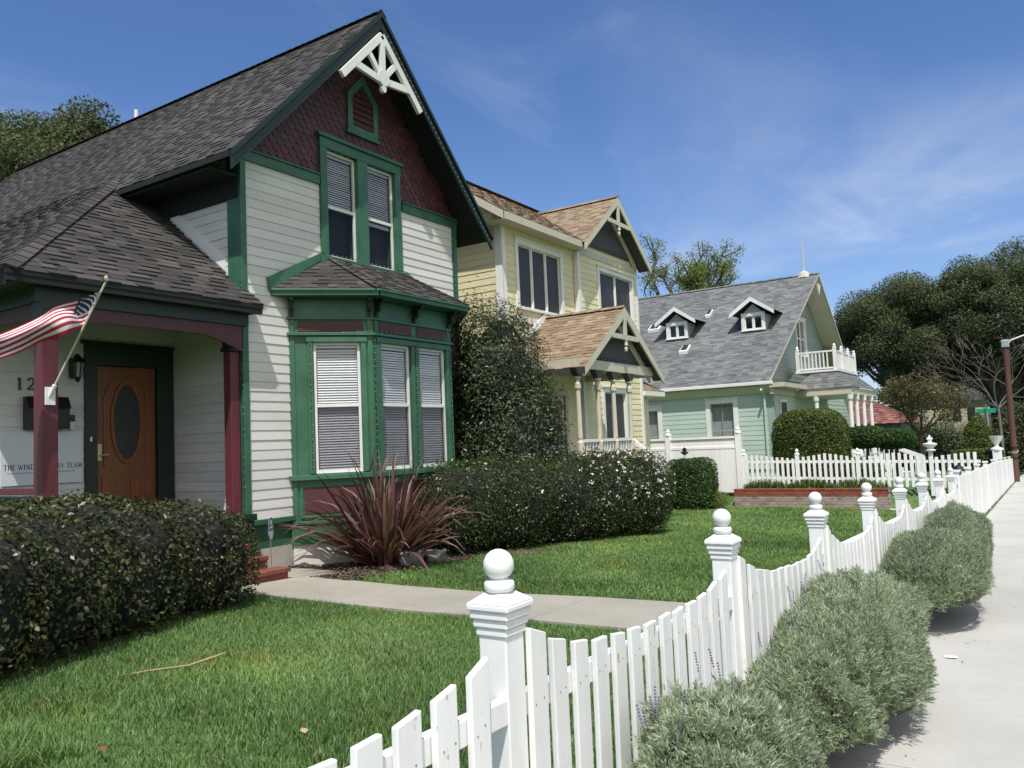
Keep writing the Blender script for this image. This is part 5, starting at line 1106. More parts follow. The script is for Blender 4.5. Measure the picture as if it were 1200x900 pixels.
# grass
def grass(name, n, region, hgt, wid, mask=None):
    (x0, x1, y0, y1) = region; X = RNG.uniform(x0, x1, n); Y = RNG.uniform(y0, y1, n); ok = ~((Y > 6.93) & (Y < 8.47)) & ~((X < -8.6) & (Y < 9.1) & (Y > 5.8))
    ok &= ~((X < -8.4) & (Y > 9.06) & (Y < 11.5)); ok &= ~((X > -8.45) & (X < -3.85) & (Y > 25.85) & (Y < 26.5))
    if mask is not None: ok &= mask(X, Y)
    X, Y = X[ok], Y[ok]; n = len(X); Z = np.array([gz(a, b) for a, b in zip(X, Y)])
    tuft = .75 + .35 * np.sin(X * 1.7 + 2 * np.sin(Y * 1.1)) * np.sin(Y * 2.1 + X) + RNG.normal(0, .22, n); h = hgt * np.clip(tuft, .35, 1.8)
    a = RNG.uniform(0, 6.28, n); lean = RNG.uniform(.15, .9, n) * h; dx, dy = np.cos(a), np.sin(a); w = wid * RNG.uniform(.7, 1.3, n)
    s = RNG.uniform(-1, 1, n) * .9 + a + 1.57; sx, sy = np.cos(s) * w, np.sin(s) * w
    V = np.empty((n, 6, 3)); V[:, 0] = np.stack([X - sx, Y - sy, Z - .005], 1); V[:, 1] = np.stack([X + sx, Y + sy, Z - .005], 1)
    mx, my, mz = X + dx * lean * .35, Y + dy * lean * .35, Z + h * .6; V[:, 2] = np.stack([mx + sx * .8, my + sy * .8, mz], 1); V[:, 3] = np.stack([mx - sx * .8, my - sy * .8, mz], 1)
    tx, ty, tz = X + dx * lean, Y + dy * lean, Z + h * .93; V[:, 4] = np.stack([tx + sx * .2, ty + sy * .2, tz], 1); V[:, 5] = np.stack([tx - sx * .2, ty - sy * .2, tz], 1)
    b = (np.arange(n) * 6)[:, None]; F = np.concatenate([b + np.array([[0, 1, 2, 3]]), b + np.array([[3, 2, 4, 5]])])
    rv = np.clip(.45 + .25 * np.sin(X * .8 + 1.2 * np.sin(Y * .7)) * np.sin(Y * .9 + .6 * X) + RNG.normal(0, .17, n), 0, .96); rv[RNG.random(n) < .03] = 1
    return tag(np_mesh(name, V.reshape(-1, 3), F, [M['grass']], None, np.concatenate([rv, rv])), kind='stuff')
grass('front_lawn_grass', 250000, (-8.6, -1.5, 1.0, 6.95), .062, .0028)
grass('far_lawn_grass', 190000, (-8.6, -1.5, 8.42, 17.5), .06, .004)
grass('side_lawn_grass', 70000, (-13.0, -1.55, 17.5, 27.5), .055, .007)
tuf = grass('lawn_tuft_grass', 3500, (-5.35, -4.75, 1.9, 2.6), .13, .003)

# ================================================================== planting
def plant(name, loc, label, cat, group=None): return thing(name, loc, label, cat, group)
def shrub(name, label, cat, shapes, n, size, mat, group=None, part='foliage', **kw):
    c = shapes[0][0]; t = thing(name, (c[0], c[1], gz(c[0], c[1])), label, cat, group)
    foliage(part, shapes, n, size, mat, t, **kw); return t
# clipped hedge in front of the porch
hs = [((-8.8, 5.85, .33), (.95, .9, .62)), ((-8.6, 5.2, .42), (1.0, 1.1, .72)), ((-8.3, 4.3, .48), (1.05, 1.1, .76)), ((-7.9, 3.3, .5), (1.1, 1.1, .76)), ((-7.5, 2.4, .52), (1.1, 1.2, .76)), ((-9.3, 4.4, .5), (.8, 1.6, .7))]
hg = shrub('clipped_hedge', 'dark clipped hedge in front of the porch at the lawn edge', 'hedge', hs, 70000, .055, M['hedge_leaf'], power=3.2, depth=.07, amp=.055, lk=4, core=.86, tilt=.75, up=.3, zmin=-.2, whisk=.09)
# tall bush between the two houses
ts = [((-9.25, 14.15, 1.4), (.95, 1.45, 1.9)), ((-9.4, 14.0, 2.9), (.85, 1.38, 1.55)), ((-9.9, 13.75, 2.6), (.5, .65, 2.0)), ((-9.25, 14.85, 1.9), (.7, .95, 1.35)), ((-9.6, 14.35, 3.35), (.7, 1.1, 1.3))]
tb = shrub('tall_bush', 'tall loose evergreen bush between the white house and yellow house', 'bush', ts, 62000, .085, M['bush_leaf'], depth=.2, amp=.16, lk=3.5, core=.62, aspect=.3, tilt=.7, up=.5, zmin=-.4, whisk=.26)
# flowering hedge
fs = [((-9.1, 12.2, .45), (.95, 1.2, .88)), ((-8.75, 13.2, .45), (1.05, 1.2, .92)), ((-8.45, 14.3, .4), (1.1, 1.2, .95)), ((-8.05, 15.4, .38), (1.1, 1.2, .98)), ((-7.7, 16.3, .35), (1.0, .95, 1.0))]
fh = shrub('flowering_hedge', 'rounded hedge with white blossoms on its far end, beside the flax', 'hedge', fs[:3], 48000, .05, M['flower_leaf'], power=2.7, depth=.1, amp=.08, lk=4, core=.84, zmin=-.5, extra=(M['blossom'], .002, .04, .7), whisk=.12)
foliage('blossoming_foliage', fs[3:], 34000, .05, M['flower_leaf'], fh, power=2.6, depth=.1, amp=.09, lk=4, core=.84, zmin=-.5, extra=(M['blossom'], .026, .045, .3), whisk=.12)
shrub('small_hedge', 'small square green shrub against the solid white fence', 'shrub', [((-9.6, 25.2, .0), (.72, .7, .85))], 14000, .06, M['shrub_leaf'], power=5, depth=.06, amp=.05, core=.88, zmin=-.9)
shrub('yellow_green_plant', 'little yellow-green plant at the right foot of the small square shrub', 'plant', [((-8.75, 25.3, -.5), (.3, .3, .3))], 900, .1, M['spring_leaf'], depth=.3, core=0, aspect=.2, up=.8, zmin=-.9)
shrub('boxwood_hedge', 'large rounded boxwood hedge by the corner of the mint green house', 'hedge', [((-6.75, 29.3, 1.1), (1.22, 1.0, 1.25))], 36000, .07, M['box_leaf'], power=3.2, depth=.06, amp=.04, core=.88, zmin=-.4)
for (x, y_, z, r, lb) in ((-5.75, 34.0, 1.25, .8, 'left of the two cloud-clipped topiary bushes behind the side fence'), (-4.75, 34.3, 1.15, .72, 'right of the two cloud-clipped topiary bushes behind the side fence')):
    t = thing('topiary_bush', (x, y_, gz(x, y_)), lb, 'topiary', 'clipped topiary bushes')
    mb = MB(); mb.tube([(x, y_, gz(x, y_) - .1), (x + .05, y_, z - .3)], [.08, .06]); mb.build('trunk', M['bark'], t)
    foliage('foliage', [((x, y_, z), (r, r, r * .55))], 9000, .08, M['shrub_leaf'], t, power=2.6, depth=.08, amp=.06, core=.85)
shrub('low_bush', 'low dark bush under the topiary behind the side fence', 'bush', [((-6.0, 30.8, .1), (1.3, .6, .5))], 8000, .08, M['shrub_leaf'], depth=.12, amp=.1)
# lavender mounds
def lavender(label, c, r, seed, n, whiskers):
    t = thing('lavender_bush', (c[0], c[1], -SL * c[1]), label, 'lavender', 'grey-green lavender bushes along the fence')
    rg = np.random.default_rng(seed); D = rg.normal(0, 1, (n, 3)); D /= np.linalg.norm(D, axis=1)[:, None]; D[:, 2] = np.abs(D[:, 2]) * 1.0 - .25 * rg.random(n)
    D /= np.linalg.norm(D, axis=1)[:, None]
    R = super_r(D, 2.5) * lump(D, seed, 3.4, .13) * lump(D, seed + 5, 11, .06); P = np.array(c) + D * (R * (1 - np.abs(rg.normal(0, .05, n))))[:, None] * np.array(r)
    P = P[P[:, 2] > -SL * P[:, 1] + .02]; n = len(P); Nn = (P - np.array(c)) / np.array(r) ** 2; Nn /= np.linalg.norm(Nn, axis=1)[:, None]
    K = 10; base = np.repeat(P, K, 0); gr = np.repeat(Nn * .75 + np.array([0, 0, .55]) + rg.normal(0, .28, (n, 3)), K, 0); gr /= np.linalg.norm(gr, axis=1)[:, None]
    d = gr + rg.normal(0, .42, (n * K, 3)); d /= np.linalg.norm(d, axis=1)[:, None]; s = np.cross(d, rg.normal(0, 1, (n * K, 3))); s /= np.linalg.norm(s, axis=1)[:, None]
    base = base + gr * (np.tile(np.arange(K), n) * .005)[:, None]; L = rg.uniform(.018, .038, n * K)[:, None]; W = L * .06 + .0009
    V = np.stack([base, base + d * L * .5 + s * W, base + d * L, base + d * L * .5 - s * W], 1).reshape(-1, 3); F = np.arange(len(V)).reshape(-1, 4)
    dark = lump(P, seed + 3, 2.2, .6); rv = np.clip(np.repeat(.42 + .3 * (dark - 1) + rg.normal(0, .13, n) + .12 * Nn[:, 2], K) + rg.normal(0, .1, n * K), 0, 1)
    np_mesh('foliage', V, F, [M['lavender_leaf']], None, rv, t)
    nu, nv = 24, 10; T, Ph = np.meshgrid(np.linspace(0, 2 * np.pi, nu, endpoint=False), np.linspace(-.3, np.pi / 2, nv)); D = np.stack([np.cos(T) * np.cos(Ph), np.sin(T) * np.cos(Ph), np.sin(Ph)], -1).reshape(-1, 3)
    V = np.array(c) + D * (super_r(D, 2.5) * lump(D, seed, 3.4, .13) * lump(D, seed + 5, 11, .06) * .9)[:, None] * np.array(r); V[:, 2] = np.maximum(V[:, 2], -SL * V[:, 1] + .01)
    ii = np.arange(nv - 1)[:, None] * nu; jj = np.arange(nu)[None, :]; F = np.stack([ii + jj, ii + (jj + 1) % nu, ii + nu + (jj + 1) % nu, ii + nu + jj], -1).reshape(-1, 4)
    np_mesh('shade_shell', V, F, [M['lavender_core']], None, None, t, True)  # dark inner shell painted as the shade between sprigs
    for k in range(whiskers):
        mb = MB(); a = random.uniform(1.9, 4.4); q = Vector((c[0] + r[0] * .8 * math.cos(a), c[1] + r[1] * .85 * math.sin(a), c[2] + r[2] * .55)); d = Vector((random.gauss(-.1, .15), random.gauss(0, .2), 1)).normalized(); h = random.uniform(.15, .3)
        mb.tube([q, q + d * h * .6, q + d * h], [.0015, .0012, .001], 4); e = q + d * h
        for j in range(7): z_ = Vector((random.gauss(0, .003), random.gauss(0, .003), j * .009)); mb.lathe(e + d * (j * .01) + z_ * .2, [(.001, 0), (.006, .004), (.001, .009)], 5)
        mb.build('flower_stalk', M['lavender_flower'], t)
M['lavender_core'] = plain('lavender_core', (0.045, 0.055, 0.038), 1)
lavender('nearest grey-green lavender bush, cut by the bottom of the picture', (-1.04, 2.9, .15), (.27, .40, .46), 3, 9000, 9)
lavender('low lavender bush between the nearest one and the largest mound', (-1.10, 4.55, .12), (.29, .42, .31), 8, 7000, 4)
lavender('largest lavender mound, spilling onto the sidewalk below the third post', (-1.06, 5.35, .15), (.345, 1.0, .44), 21, 15000, 5)
lavender('lavender bush before the farthest one', (-1.0, 9.0, .1), (.43, 1.05, .42), 34, 11000, 0)
lavender('farthest lavender bush along the white fence', (-1.02, 11.8, -.1), (.37, 1.1, .57), 47, 9000, 0)
# bronze flax
fx = thing('bronze_flax', (-9.0, 9.95, -.3), 'spiky burgundy flax plant in front of the bay window', 'flax')
V, F, rv = [], [], []
rf = random.Random(5)
for k in range(360):
    a = rf.uniform(0, 6.283); out = rf.random() ** .75; b0 = Vector((-9.0 + .22 * math.cos(a) * rf.random(), 9.95 + .34 * math.sin(a) * rf.random(), -.32)); el = math.radians(87 - 58 * out * rf.uniform(.6, 1.1)); L_ = rf.uniform(.95, 2.15) * (1 - .1 * out)
    d = Vector((math.cos(a) * math.cos(el), math.sin(a) * math.cos(el), math.sin(el))); w = rf.uniform(.02, .046); droop = rf.choice((0, .03, .08, .24)) + .12 * out; sd = d.cross(Vector((0, 0, 1)))
    if sd.length < .01: sd = Vector((1, 0, 0))
    sd.normalize(); sd = (sd + Vector((rf.gauss(0, .5), rf.gauss(0, .5), rf.gauss(0, .3)))).normalized(); p = b0; n_ = 7; r0 = rf.random()
    base = len(V)
    for i in range(n_ + 1):
        f = i / n_; ww = w * (.75 + .7 * f if f < .4 else 1.03 * (1 - f) ** .7 * 1.35) + .0008; V += [tuple(p - sd * ww), tuple(p + sd * ww)]
        d = (d + Vector((0, 0, -droop * f * 1.6))).normalized(); p = p + d * (L_ / n_)
        if p.z < gz(p.x, p.y) + .02: p.z = gz(p.x, p.y) + .02
        if p.x < -10.2: p.x = -10.2
        # keep the tips out of the bay wall
        yb0, yb1 = 9.1 + (p.x + 10.3) * 1.19, 13.37 - (p.x + 10.3) * 1.19
        if p.x < -9.36 and yb0 - .03 < p.y < yb1 and p.x > -10.3: p.x = -9.33
    for i in range(n_): q = base + 2 * i; F.append((q, q + 1, q + 3, q + 2)); rv.append(min(1, r0 * .85 + .15 * i / n_))
np_mesh('leaves', V, F, [M['flax']], None, rv, fx)

# ================================================================== trees
def oak(label, x, y, crown, n_cl, n_leaf, size, seed, trunk_h=4, group='large evergreen oaks beyond the houses', mat='oak_leaf', tr=.45, clr=(1.0, 1.9), nlimb=9):
    rs = random.Random(seed); g = gz(x, y); t = thing('oak_tree', (x, y, g), label, 'tree', group); mb = MB()
    (cx, cy, cz), (rx_, ry_, rz_) = crown; top = Vector((x, y, g + trunk_h)); mb.tube([(x, y, g - .3), (x + .15, y, g + trunk_h * .5), top], [tr * 1.25, tr, tr * .8], 10); cl = []
    for i in range(n_cl):
        while True:
            d = Vector((rs.gauss(0, 1), rs.gauss(0, 1), rs.gauss(.15, 1))).normalized(); k = rs.uniform(.55, 1.02) * (1 + .12 * math.sin(5 * math.atan2(d.y, d.x) + seed))
            p = Vector((cx + d.x * rx_ * k, cy + d.y * ry_ * k, cz + d.z * rz_ * k))
            if p.z > g + trunk_h * .55: break
        R = rs.uniform(*clr); cl.append((tuple(p), R))
        if i < nlimb or i % 4 == 0:
            m_ = top.lerp(p, .5) + Vector((rs.gauss(0, .5), rs.gauss(0, .5), .4)); mb.tube([top, top.lerp(m_, .5) + Vector((0, 0, .2)), m_, p], [tr * .5, tr * .38, tr * .25, .04], 7)
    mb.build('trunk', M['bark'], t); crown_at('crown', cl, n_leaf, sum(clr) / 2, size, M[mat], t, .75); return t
oak('broad dark oak directly behind the balcony house', -8.9, 72, ((-8.9, 72, 8.7), (5.0, 4.5, 4.7)), 110, 1500, .16, 1, 5.0)
oak('tall dark oak at the right end of the street behind the lamp pole', -2.2, 70, ((-1.4, 71, 8.9), (5.2, 4.5, 5.4)), 125, 1500, .16, 2, 4.5)
oak('oak farthest right, crown running off the picture edge', 5.5, 80, ((4.5, 80, 9), (5.5, 5, 6)), 70, 520, .24, 3, 5)
oak('low shadowy oak behind the cone-shaped cypress', -1.6, 84, ((-1.2, 84, 3.8), (4.2, 3, 4.2)), 60, 560, .24, 4, 2.5)
oak('dark oak showing under the broad crown between the far buildings', -9.5, 92, ((-9.0, 92, 4.5), (4.5, 3, 4.4)), 50, 560, .26, 6, 3)
oak('oak behind the left side of the white house roof', -31, 15.5, ((-31, 15.5, 10.0), (4.5, 4.8, 4.5)), 120, 1500, .15, 5, 6, group=None, clr=(.8, 1.6))
oak('distant oak seen past the fence end on the right', 1.5, 120, ((0, 120, 5), (9, 4, 6)), 60, 420, .35, 9, 3)
# budding tree behind the yellow house
bt = thing('budding_tree', (-19, 50, gz(-19, 50)), 'half bare tree with pale spring buds behind the yellow house', 'tree'); rs = random.Random(14); mb = MB(); ends = []
mb.tube([(-19, 50, -1.5), (-18.9, 50, 3), (-19.1, 50, 6.5)], [.5, .42, .36], 9)
for dx, dy in ((-.5, .1), (.55, .2), (.15, -.3), (-.15, .5), (.8, -.1)): branch_tree(mb, (-19.1, 50, 6.3), (dx * .8, dy, 1.0), 3.3, .3, 3, ends, .62, .12, rs, .045)
mb.build('trunk', M['bark'], bt); crown_at('crown', [(tuple(p), rs.uniform(.3, .65)) for p, d in ends if rs.random() < .85], 75, .5, .12, M['spring_leaf'], bt, .9)
# young olive-pink tree beyond the side fence
yt = thing('young_tree', (-5.4, 48, gz(-5.4, 48)), 'small twiggy tree with olive and pinkish new leaves', 'tree'); rs = random.Random(3); mb = MB(); ends = []
mb.tube([(-5.4, 48, -1.2), (-5.35, 48, .2), (-5.4, 48, 1.2)], [.16, .13, .12], 8)
for k in range(6): a = k * 1.05; branch_tree(mb, (-5.4, 48, 1.0), (math.cos(a) * .75, math.sin(a) * .75, 1.0), 1.5, .08, 2, ends, .6, .15, rs, .015)
mb.build('trunk', M['bark'], yt); crown_at('crown', [(tuple(p), rs.uniform(.4, .7)) for p, d in ends], 95, .55, .11, M['olive_leaf'], yt, .9)
# bare tree near the lamp pole
br_ = thing('bare_tree', (-2.0, 58, gz(-2, 58)), 'leafless pale-branched tree left of the wooden lamp pole', 'tree'); rs = random.Random(22); mb = MB(); ends = []
mb.tube([(-2, 58, -2), (-2.05, 58, 1), (-2.1, 58, 2.6)], [.1, .085, .075], 8)
for dx, dy in ((-.7, 0), (.6, .2), (-.2, -.5), (.25, .4), (-1.1, .3)): branch_tree(mb, (-2.1, 58, 2.4), (dx, dy, .8), 2.2, .048, 4, ends, .62, .08, rs, .009)
mb.build('trunk', M['pale_bark'], br_)
# cone cypress, hedges at the far corner
ct = thing('cone_cypress', (-2.6, 45, gz(-2.6, 45)), 'clipped cone-shaped green cypress near the street sign', 'shrub')
foliage('foliage', [((-2.6, 45, .35), (.85, .85, .8)), ((-2.58, 45, 1.0), (.6, .6, .8)), ((-2.56, 45, 1.55), (.3, .3, .55))], 16000, .09, M['box_leaf'], ct, depth=.06, amp=.04, core=.88, zmin=-1)
shrub('corner_hedge', 'low clipped green hedge at the foot of the cone cypress', 'hedge', [((-2.6, 43.6, -.2), (1.1, .5, .62))], 7000, .09, M['box_leaf'], power=4, depth=.06, amp=.04)
shrub('garden_shrub', 'dark shrub behind the side fence under the young tree', 'shrub', [((-5.4, 52, .2), (2.4, 1.0, 1.5)), ((-7.8, 53, .1), (1.6, 1.0, 1.3))], 14000, .14, M['oak_leaf'], depth=.18, amp=.14)
shrub('street_shrub', 'large dark shrub behind the wooden lamp pole', 'shrub', [((-.6, 66, .5), (2.3, 1.2, 2.6)), ((1.8, 68, .2), (2.0, 1.2, 2.4))], 16000, .18, M['oak_leaf'], depth=.18, amp=.14)

# ================================================================== street furniture and small things
lp = thing('lamp_pole', (-1.25, 50, -1.55), 'brown wooden utility pole with a white lamp arm at its top', 'pole')
mb = MB(); mb.tube([(-1.28, 50, -1.9), (-1.24, 50, 5.9)], [.17, .13], 12); pl = mb.build('pole', M['pole_wood'], lp)
for z in (-.35, -.05, .2): mb = MB(); mb.lathe((-1.275, 50, z), [(.178, 0), (.178, .1)], 12); mb.build('band', M['black'] if z != -.05 else M['dry'], pl)
mb = MB(); mb.tube([(-1.24, 50, 5.55), (-1.0, 50, 5.9), (-.4, 50, 6.1), (-.15, 50, 6.1)], .045, 8); ar = mb.build('lamp_arm', M['white_trim'], lp)
mb = MB(); mb.hexa([(-.3, 49.88, 6.0), (.35, 49.9, 6.03), (.35, 50.1, 6.03), (-.3, 50.12, 6.0), (-.28, 49.92, 6.14), (.3, 49.95, 6.12), (.3, 50.05, 6.12), (-.28, 50.08, 6.14)]); mb.build('lamp_head', M['steel'], ar, .02)
mb = MB(); mb.box(-1.42, -1.06, 49.82, 50.2, 5.55, 5.95); mb.build('transformer_cap', M['steel'], lp, .03)
ss = thing('street_sign', (-2.3, 48, -1.45), 'green street name sign on a grey post beside the cone cypress', 'sign')
mb = MB(); mb.tube([(-2.15, 48, -1.8), (-2.25, 48, 2.1)], .035); mb.build('pole', M['steel'], ss)
mb = MB(); mb.box(-2.72, -1.85, 47.98, 48.02, 2.1, 2.34); mb.build('name_plate', M['street_green'], ss, .01)
mb = MB(); mb.box(-2.29, -2.25, 47.6, 48.4, 2.35, 2.55); mb.build('name_plate', M['street_green'], ss, .01)
gp_ = thing('gate_pedestal', (-1.75, 43, -1.3), 'white urn-topped pedestal at the far corner of the garden fence', 'pedestal')
mb = MB(); mb.box(-1.93, -1.57, 42.8, 43.2, -1.4, .35); mb.build('pedestal', M['fence_far'], gp_, .02)
mb = MB(); mb.lathe((-1.75, 43, .35), [(.26, 0), (.26, .08), (.1, .14), (.08, .25), (.2, .42), (.28, .6), (.3, .64), (.02, .62)], 14); mb.build('urn', M['fence_far'], gp_)
gl = thing('garden_light', (-9.6, 25.9, -.4), 'dark star-shaped garden light on a stake before the white panel fence', 'lamp')
mb = MB(); mb.tube([(-10.1, 26.0, -.6), (-10.1, 26.0, 1.0)], .015, 6); mb.build('stake', M['steel'], gl)
mb = MB(); mb.lathe((-10.1, 26.0, .95), [(.02, 0), (.1, .05), (.16, .1), (.05, .14), (.09, .2), (.02, .26)], 6); mb.build('lamp_head', M['black'], gl)
pl2 = thing('path_lamp', (-1.95, 25, -.8), 'small dark hooded lamp just behind the white street fence', 'lamp')
mb = MB(); mb.tube([(-1.95, 25, -.8), (-1.95, 25, .35)], .03); mb.build('stake', M['black'], pl2)
mb = MB(); mb.lathe((-1.95, 25, .33), [(.2, 0), (.17, .06), (.08, .14), (.02, .18)], 12); mb.build('hood', M['black'], pl2)
ys_ = thing('alarm_sign', (-9.9, 8.3, -.25), 'small blue-grey octagonal alarm sign on a stake by the steps', 'sign')
mb = MB(); mb.tube([(-9.86, 8.31, -.3), (-9.9, 8.31, .35)], .009, 6); mb.build('stake', M['steel'], ys_)
Fa = Fr((-9.885, 8.31, 0), (-.5, .86, 0), (.86, .5, 0)); mb = MB(); mb.fprism(Fa, [(-.055, .29), (.055, .29), (.105, .38), (.105, .53), (.055, .63), (-.055, .63), (-.105, .53), (-.105, .38)], 0, .006); pb = mb.build('plate', M['sign_blue'], ys_)
mb = MB(); mb.fprism(Fa, [(-.045, .31), (.045, .31), (.09, .39), (.09, .43), (-.09, .43), (-.09, .39)], .0062, .0072); mb.fprism(Fa, [(-.06, .47), (.06, .47), (.06, .5), (-.06, .5)], .0062, .0072); mb.fprism(Fa, [(-.04, .53), (.04, .53), (.03, .59), (-.03, .59)], .0062, .0072); mb.build('print', M['sign_white'], pb)
def rock(label, c, r, seed):
    rg = np.random.default_rng(seed); nu, nv = 18, 12; T, Ph = np.meshgrid(np.linspace(0, 2 * np.pi, nu, endpoint=False), np.linspace(-np.pi / 2, np.pi / 2, nv)); D = np.stack([np.cos(T) * np.cos(Ph), np.sin(T) * np.cos(Ph), np.sin(Ph)], -1).reshape(-1, 3)
    V = np.array(c) + D * (lump(D, seed, 2.2, .25) * lump(D, seed + 9, 6, .1) * super_r(D, 2.3))[:, None] * np.array(r); ii = np.arange(nv - 1)[:, None] * nu; jj = np.arange(nu)[None, :]
    o = np_mesh('garden_rock', V, np.stack([ii + jj, ii + (jj + 1) % nu, ii + nu + (jj + 1) % nu, ii + nu + jj], -1).reshape(-1, 4), [M['stone']], smoothit=True); tag(o, label, 'rock')
rock('rounded grey-green stone at the right foot of the burgundy flax', (-8.55, 10.0, -.2), (.15, .24, .2), 4)
rock('dark flat stone just right of the grey-green one, below the flowering hedge', (-8.6, 10.65, -.25), (.15, .28, .15), 6)
mb = MB(); mb.tube([(-6.05, 3.57, -.045), (-5.9, 3.75, -.03), (-5.75, 4.0, -.035), (-5.66, 4.16, .0), (-5.62, 4.25, .02)], [.003, .007, .009, .011, .004], 6); o = mb.build('dry_stick', M['dry']); tag(o, 'dry curved stick lying on the front lawn', 'stick')
def litter(name, label, cat, x, y, r, mat, dz=.05, seed=0):
    rs = random.Random(seed); mb = MB(); z = gz(x, y) + dz; n = 7; ring = [Vector((x + r * (1 + .4 * rs.random()) * math.cos(k * 6.283 / n), y + r * .7 * math.sin(k * 6.283 / n), z + rs.uniform(-.008, .012))) for k in range(n)]
    for k in range(n): mb.face([Vector((x, y, z + .012)), ring[k], ring[(k + 1) % n]])
    tag(mb.build(name, M[mat]), label, cat)
litter('dead_leaf', 'pale dead leaf lying on the front lawn near the fence', 'leaf', -3.86, 3.47, .035, 'dead_leaf', .06, 1)
litter('fallen_leaf', 'reddish fallen leaf on the lawn in the lower left corner', 'leaf', -4.52, 2.6, .03, 'brick_red', .09, 2)
litter('paper_scrap', 'scrap of white paper on the sidewalk beside a lavender bush', 'litter', -.72, 7.2, .045, 'paper', .02, 3)
litter('lavender_clipping', 'grey-green lavender clipping lying on the sidewalk near the largest mound', 'clipping', -.72, 5.6, .03, 'lavender_leaf', .02, 4)
mb = MB(); mb.tube([(-3.75, 25.2, gz(-3.75, 25.2) + .08), (-3.2, 25.1, gz(-3.2, 25.1) + .07), (-2.5, 25.15, gz(-2.5, 25.15) + .08), (-1.9, 25, gz(-1.9, 25) + .05)], .02, 6); tag(mb.build('garden_hose', M['fence_far']), 'white garden hose lying on the lawn behind the street fence', 'hose')

# ================================================================== light, sky, camera
sc_ = bpy.context.scene
to_sun = Vector((.29, -.46, 1)).normalized(); elev = math.asin(to_sun.z); azim = math.atan2(to_sun.x, to_sun.y)
sun = bpy.data.lights.new('sun', 'SUN'); sun.energy = SUN_E; sun.angle = math.radians(.53); sun.color = (1, .955, .89)
so = bpy.data.objects.new('sun', sun); C.objects.link(so); so.rotation_euler = to_sun.to_track_quat('Z', 'Y').to_euler(); so.location = (5, -9, 25)
w = bpy.data.worlds.new('World'); sc_.world = w; w.use_nodes = True; nt = w.node_tree; bg = nt.nodes['Background']
sky = N(nt, 'ShaderNodeTexSky'); sky.sky_type = 'NISHITA'; sky.sun_disc = False; sky.sun_elevation = elev; sky.sun_rotation = azim; sky.air_density = 1.0; sky.dust_density = .6; sky.ozone_density = 2.2
tc = N(nt, 'ShaderNodeTexCoord'); sx = N(nt, 'ShaderNodeSeparateXYZ'); nt.links.new(tc.outputs['Generated'], sx.inputs[0])
# thin cloud: project the view direction onto a high flat layer
zc = N(nt, 'ShaderNodeMath', operation='MAXIMUM'); zc.inputs[1].default_value = .06; nt.links.new(sx.outputs[2], zc.inputs[0])
dv = []
for i in (0, 1):
    d_ = N(nt, 'ShaderNodeMath', operation='DIVIDE'); nt.links.new(sx.outputs[i], d_.inputs[0]); nt.links.new(zc.outputs[0], d_.inputs[1]); dv.append(d_)
cm = N(nt, 'ShaderNodeCombineXYZ'); nt.links.new(dv[0].outputs[0], cm.inputs[0]); nt.links.new(dv[1].outputs[0], cm.inputs[1]); cm.inputs[2].default_value = 3.7
def cloud(scale, lo, hi, dist, off):
    mp = N(nt, 'ShaderNodeMapping'); mp.inputs['Scale'].default_value = scale; mp.inputs['Location'].default_value = off; mp.inputs['Rotation'].default_value = (0, 0, .6); nt.links.new(cm.outputs[0], mp.inputs[0])
    n_ = N(nt, 'ShaderNodeTexNoise'); n_.inputs['Scale'].default_value = 1; n_.inputs['Detail'].default_value = 9; n_.inputs['Roughness'].default_value = .58; n_.inputs['Distortion'].default_value = dist; nt.links.new(mp.outputs[0], n_.inputs['Vector'])
    r = N(nt, 'ShaderNodeMapRange'); r.inputs[1].default_value = lo; r.inputs[2].default_value = hi; r.interpolation_type = 'SMOOTHSTEP'; nt.links.new(n_.outputs[0], r.inputs[0]); return r.outputs[0]
c1 = cloud((.5, .3, 1), .5, .82, .5, (3.1, 1.7, 0)); c2 = cloud((1.5, .8, 1), .55, .85, .9, (7.3, 2.2, 0))
hz = N(nt, 'ShaderNodeMapRange'); hz.inputs[1].default_value = .75; hz.inputs[2].default_value = .15; nt.links.new(sx.outputs[2], hz.inputs[0])
def mth(op, a, b):
    m_ = N(nt, 'ShaderNodeMath', operation=op)
    for i, v_ in enumerate((a, b)):
        if isinstance(v_, (int, float)): m_.inputs[i].default_value = v_
        else: nt.links.new(v_, m_.inputs[i])
    return m_.outputs[0]
cl_ = mth('MINIMUM', mth('MULTIPLY', mth('ADD', mth('MULTIPLY', c1, .42), mth('MULTIPLY', c2, .3)), mth('ADD', mth('MULTIPLY', hz.outputs[0], .8), .06)), .85)
tint = mixc(nt, 1.0, sky.outputs[0], (.56, .72, .96), 'MULTIPLY')
hw_ = N(nt, 'ShaderNodeMapRange'); hw_.inputs[1].default_value = .42; hw_.inputs[2].default_value = .0; hw_.interpolation_type = 'SMOOTHSTEP'; nt.links.new(sx.outputs[2], hw_.inputs[0])
c3 = cloud((.9, .45, 1), .46, .72, .7, (1.2, 5.3, 0)); c4 = cloud((.35, .35, 1), .47, .62, .2, (4.4, 0.6, 0))
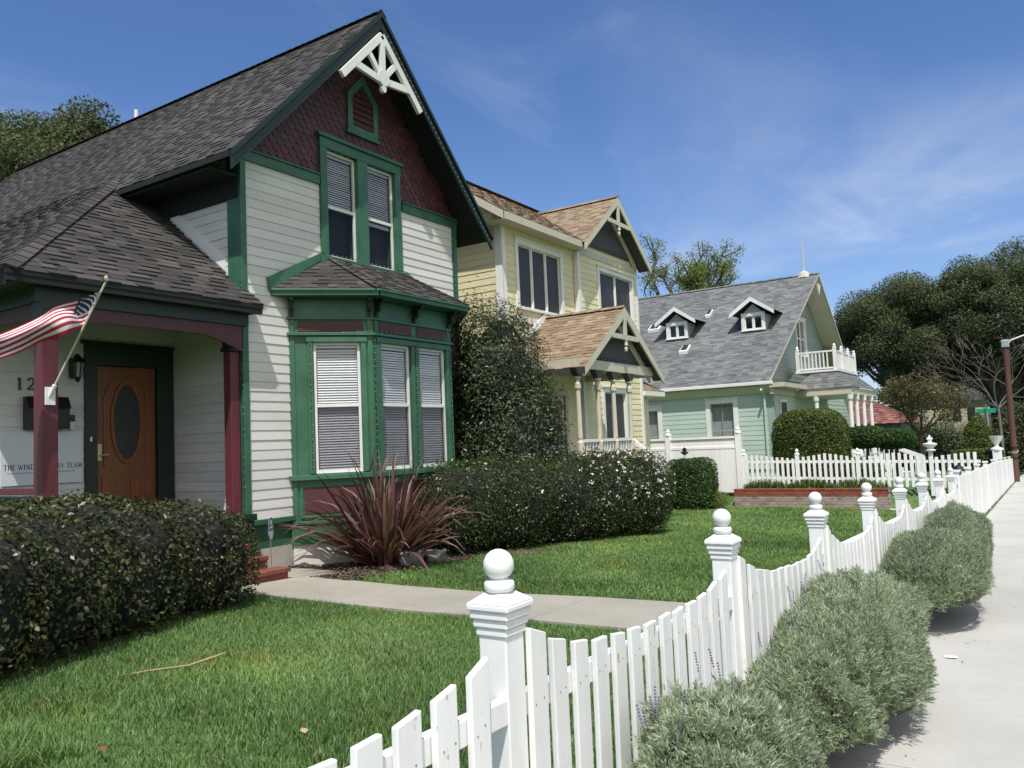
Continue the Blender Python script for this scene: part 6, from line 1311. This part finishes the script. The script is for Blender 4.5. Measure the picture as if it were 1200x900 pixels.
cl_ = mth('MINIMUM', mth('ADD', cl_, mth('MULTIPLY', hw_.outputs[0], mth('ADD', .16, mth('MULTIPLY', mth('MULTIPLY', c3, c4), .75)))), .88)
colr = mixc(nt, cl_, tint, CLOUD)
# added white fill glow in the unseen sky over the street, behind the camera
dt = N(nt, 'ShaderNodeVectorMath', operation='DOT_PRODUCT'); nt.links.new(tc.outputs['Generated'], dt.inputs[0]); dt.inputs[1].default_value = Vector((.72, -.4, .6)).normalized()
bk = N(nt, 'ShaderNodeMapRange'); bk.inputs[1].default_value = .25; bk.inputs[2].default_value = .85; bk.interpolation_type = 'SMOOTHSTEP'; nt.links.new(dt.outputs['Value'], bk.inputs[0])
colr = mixc(nt, mth('MULTIPLY', bk.outputs[0], .9), colr, SKY_FILL)
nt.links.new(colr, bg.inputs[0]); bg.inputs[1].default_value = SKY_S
cam = bpy.data.cameras.new('camera'); cam.sensor_width = 36; cam.lens = 945 / 1200 * 36; cam.clip_start = .05; cam.clip_end = 3000
co = bpy.data.objects.new('camera', cam); C.objects.link(co); sc_.camera = co
yaw, pit, rol = math.radians(33.05), math.radians(4.2), math.radians(2.45)
fw = Vector((-math.sin(yaw) * math.cos(pit), math.cos(yaw) * math.cos(pit), math.sin(pit))); r0 = fw.cross(Vector((0, 0, 1))).normalized(); u0 = r0.cross(fw)
rt = r0 * math.cos(rol) - u0 * math.sin(rol); up = r0 * math.sin(rol) + u0 * math.cos(rol)
mt = Matrix((rt, up, -fw)).transposed().to_4x4(); mt.translation = (0, 0, EYE); co.matrix_world = mt
sc_.view_settings.view_transform = 'Standard'; sc_.view_settings.look = 'None'; sc_.view_settings.exposure = 0; sc_.view_settings.gamma = 1
sc_.cycles.max_bounces = 8; sc_.cycles.diffuse_bounces = 3; sc_.cycles.glossy_bounces = 3; sc_.cycles.transparent_max_bounces = 12; sc_.cycles.transmission_bounces = 4
sc_.cycles.use_denoising = True; sc_.cycles.caustics_reflective = False; sc_.cycles.caustics_refractive = False; sc_.cycles.sample_clamp_indirect = 6
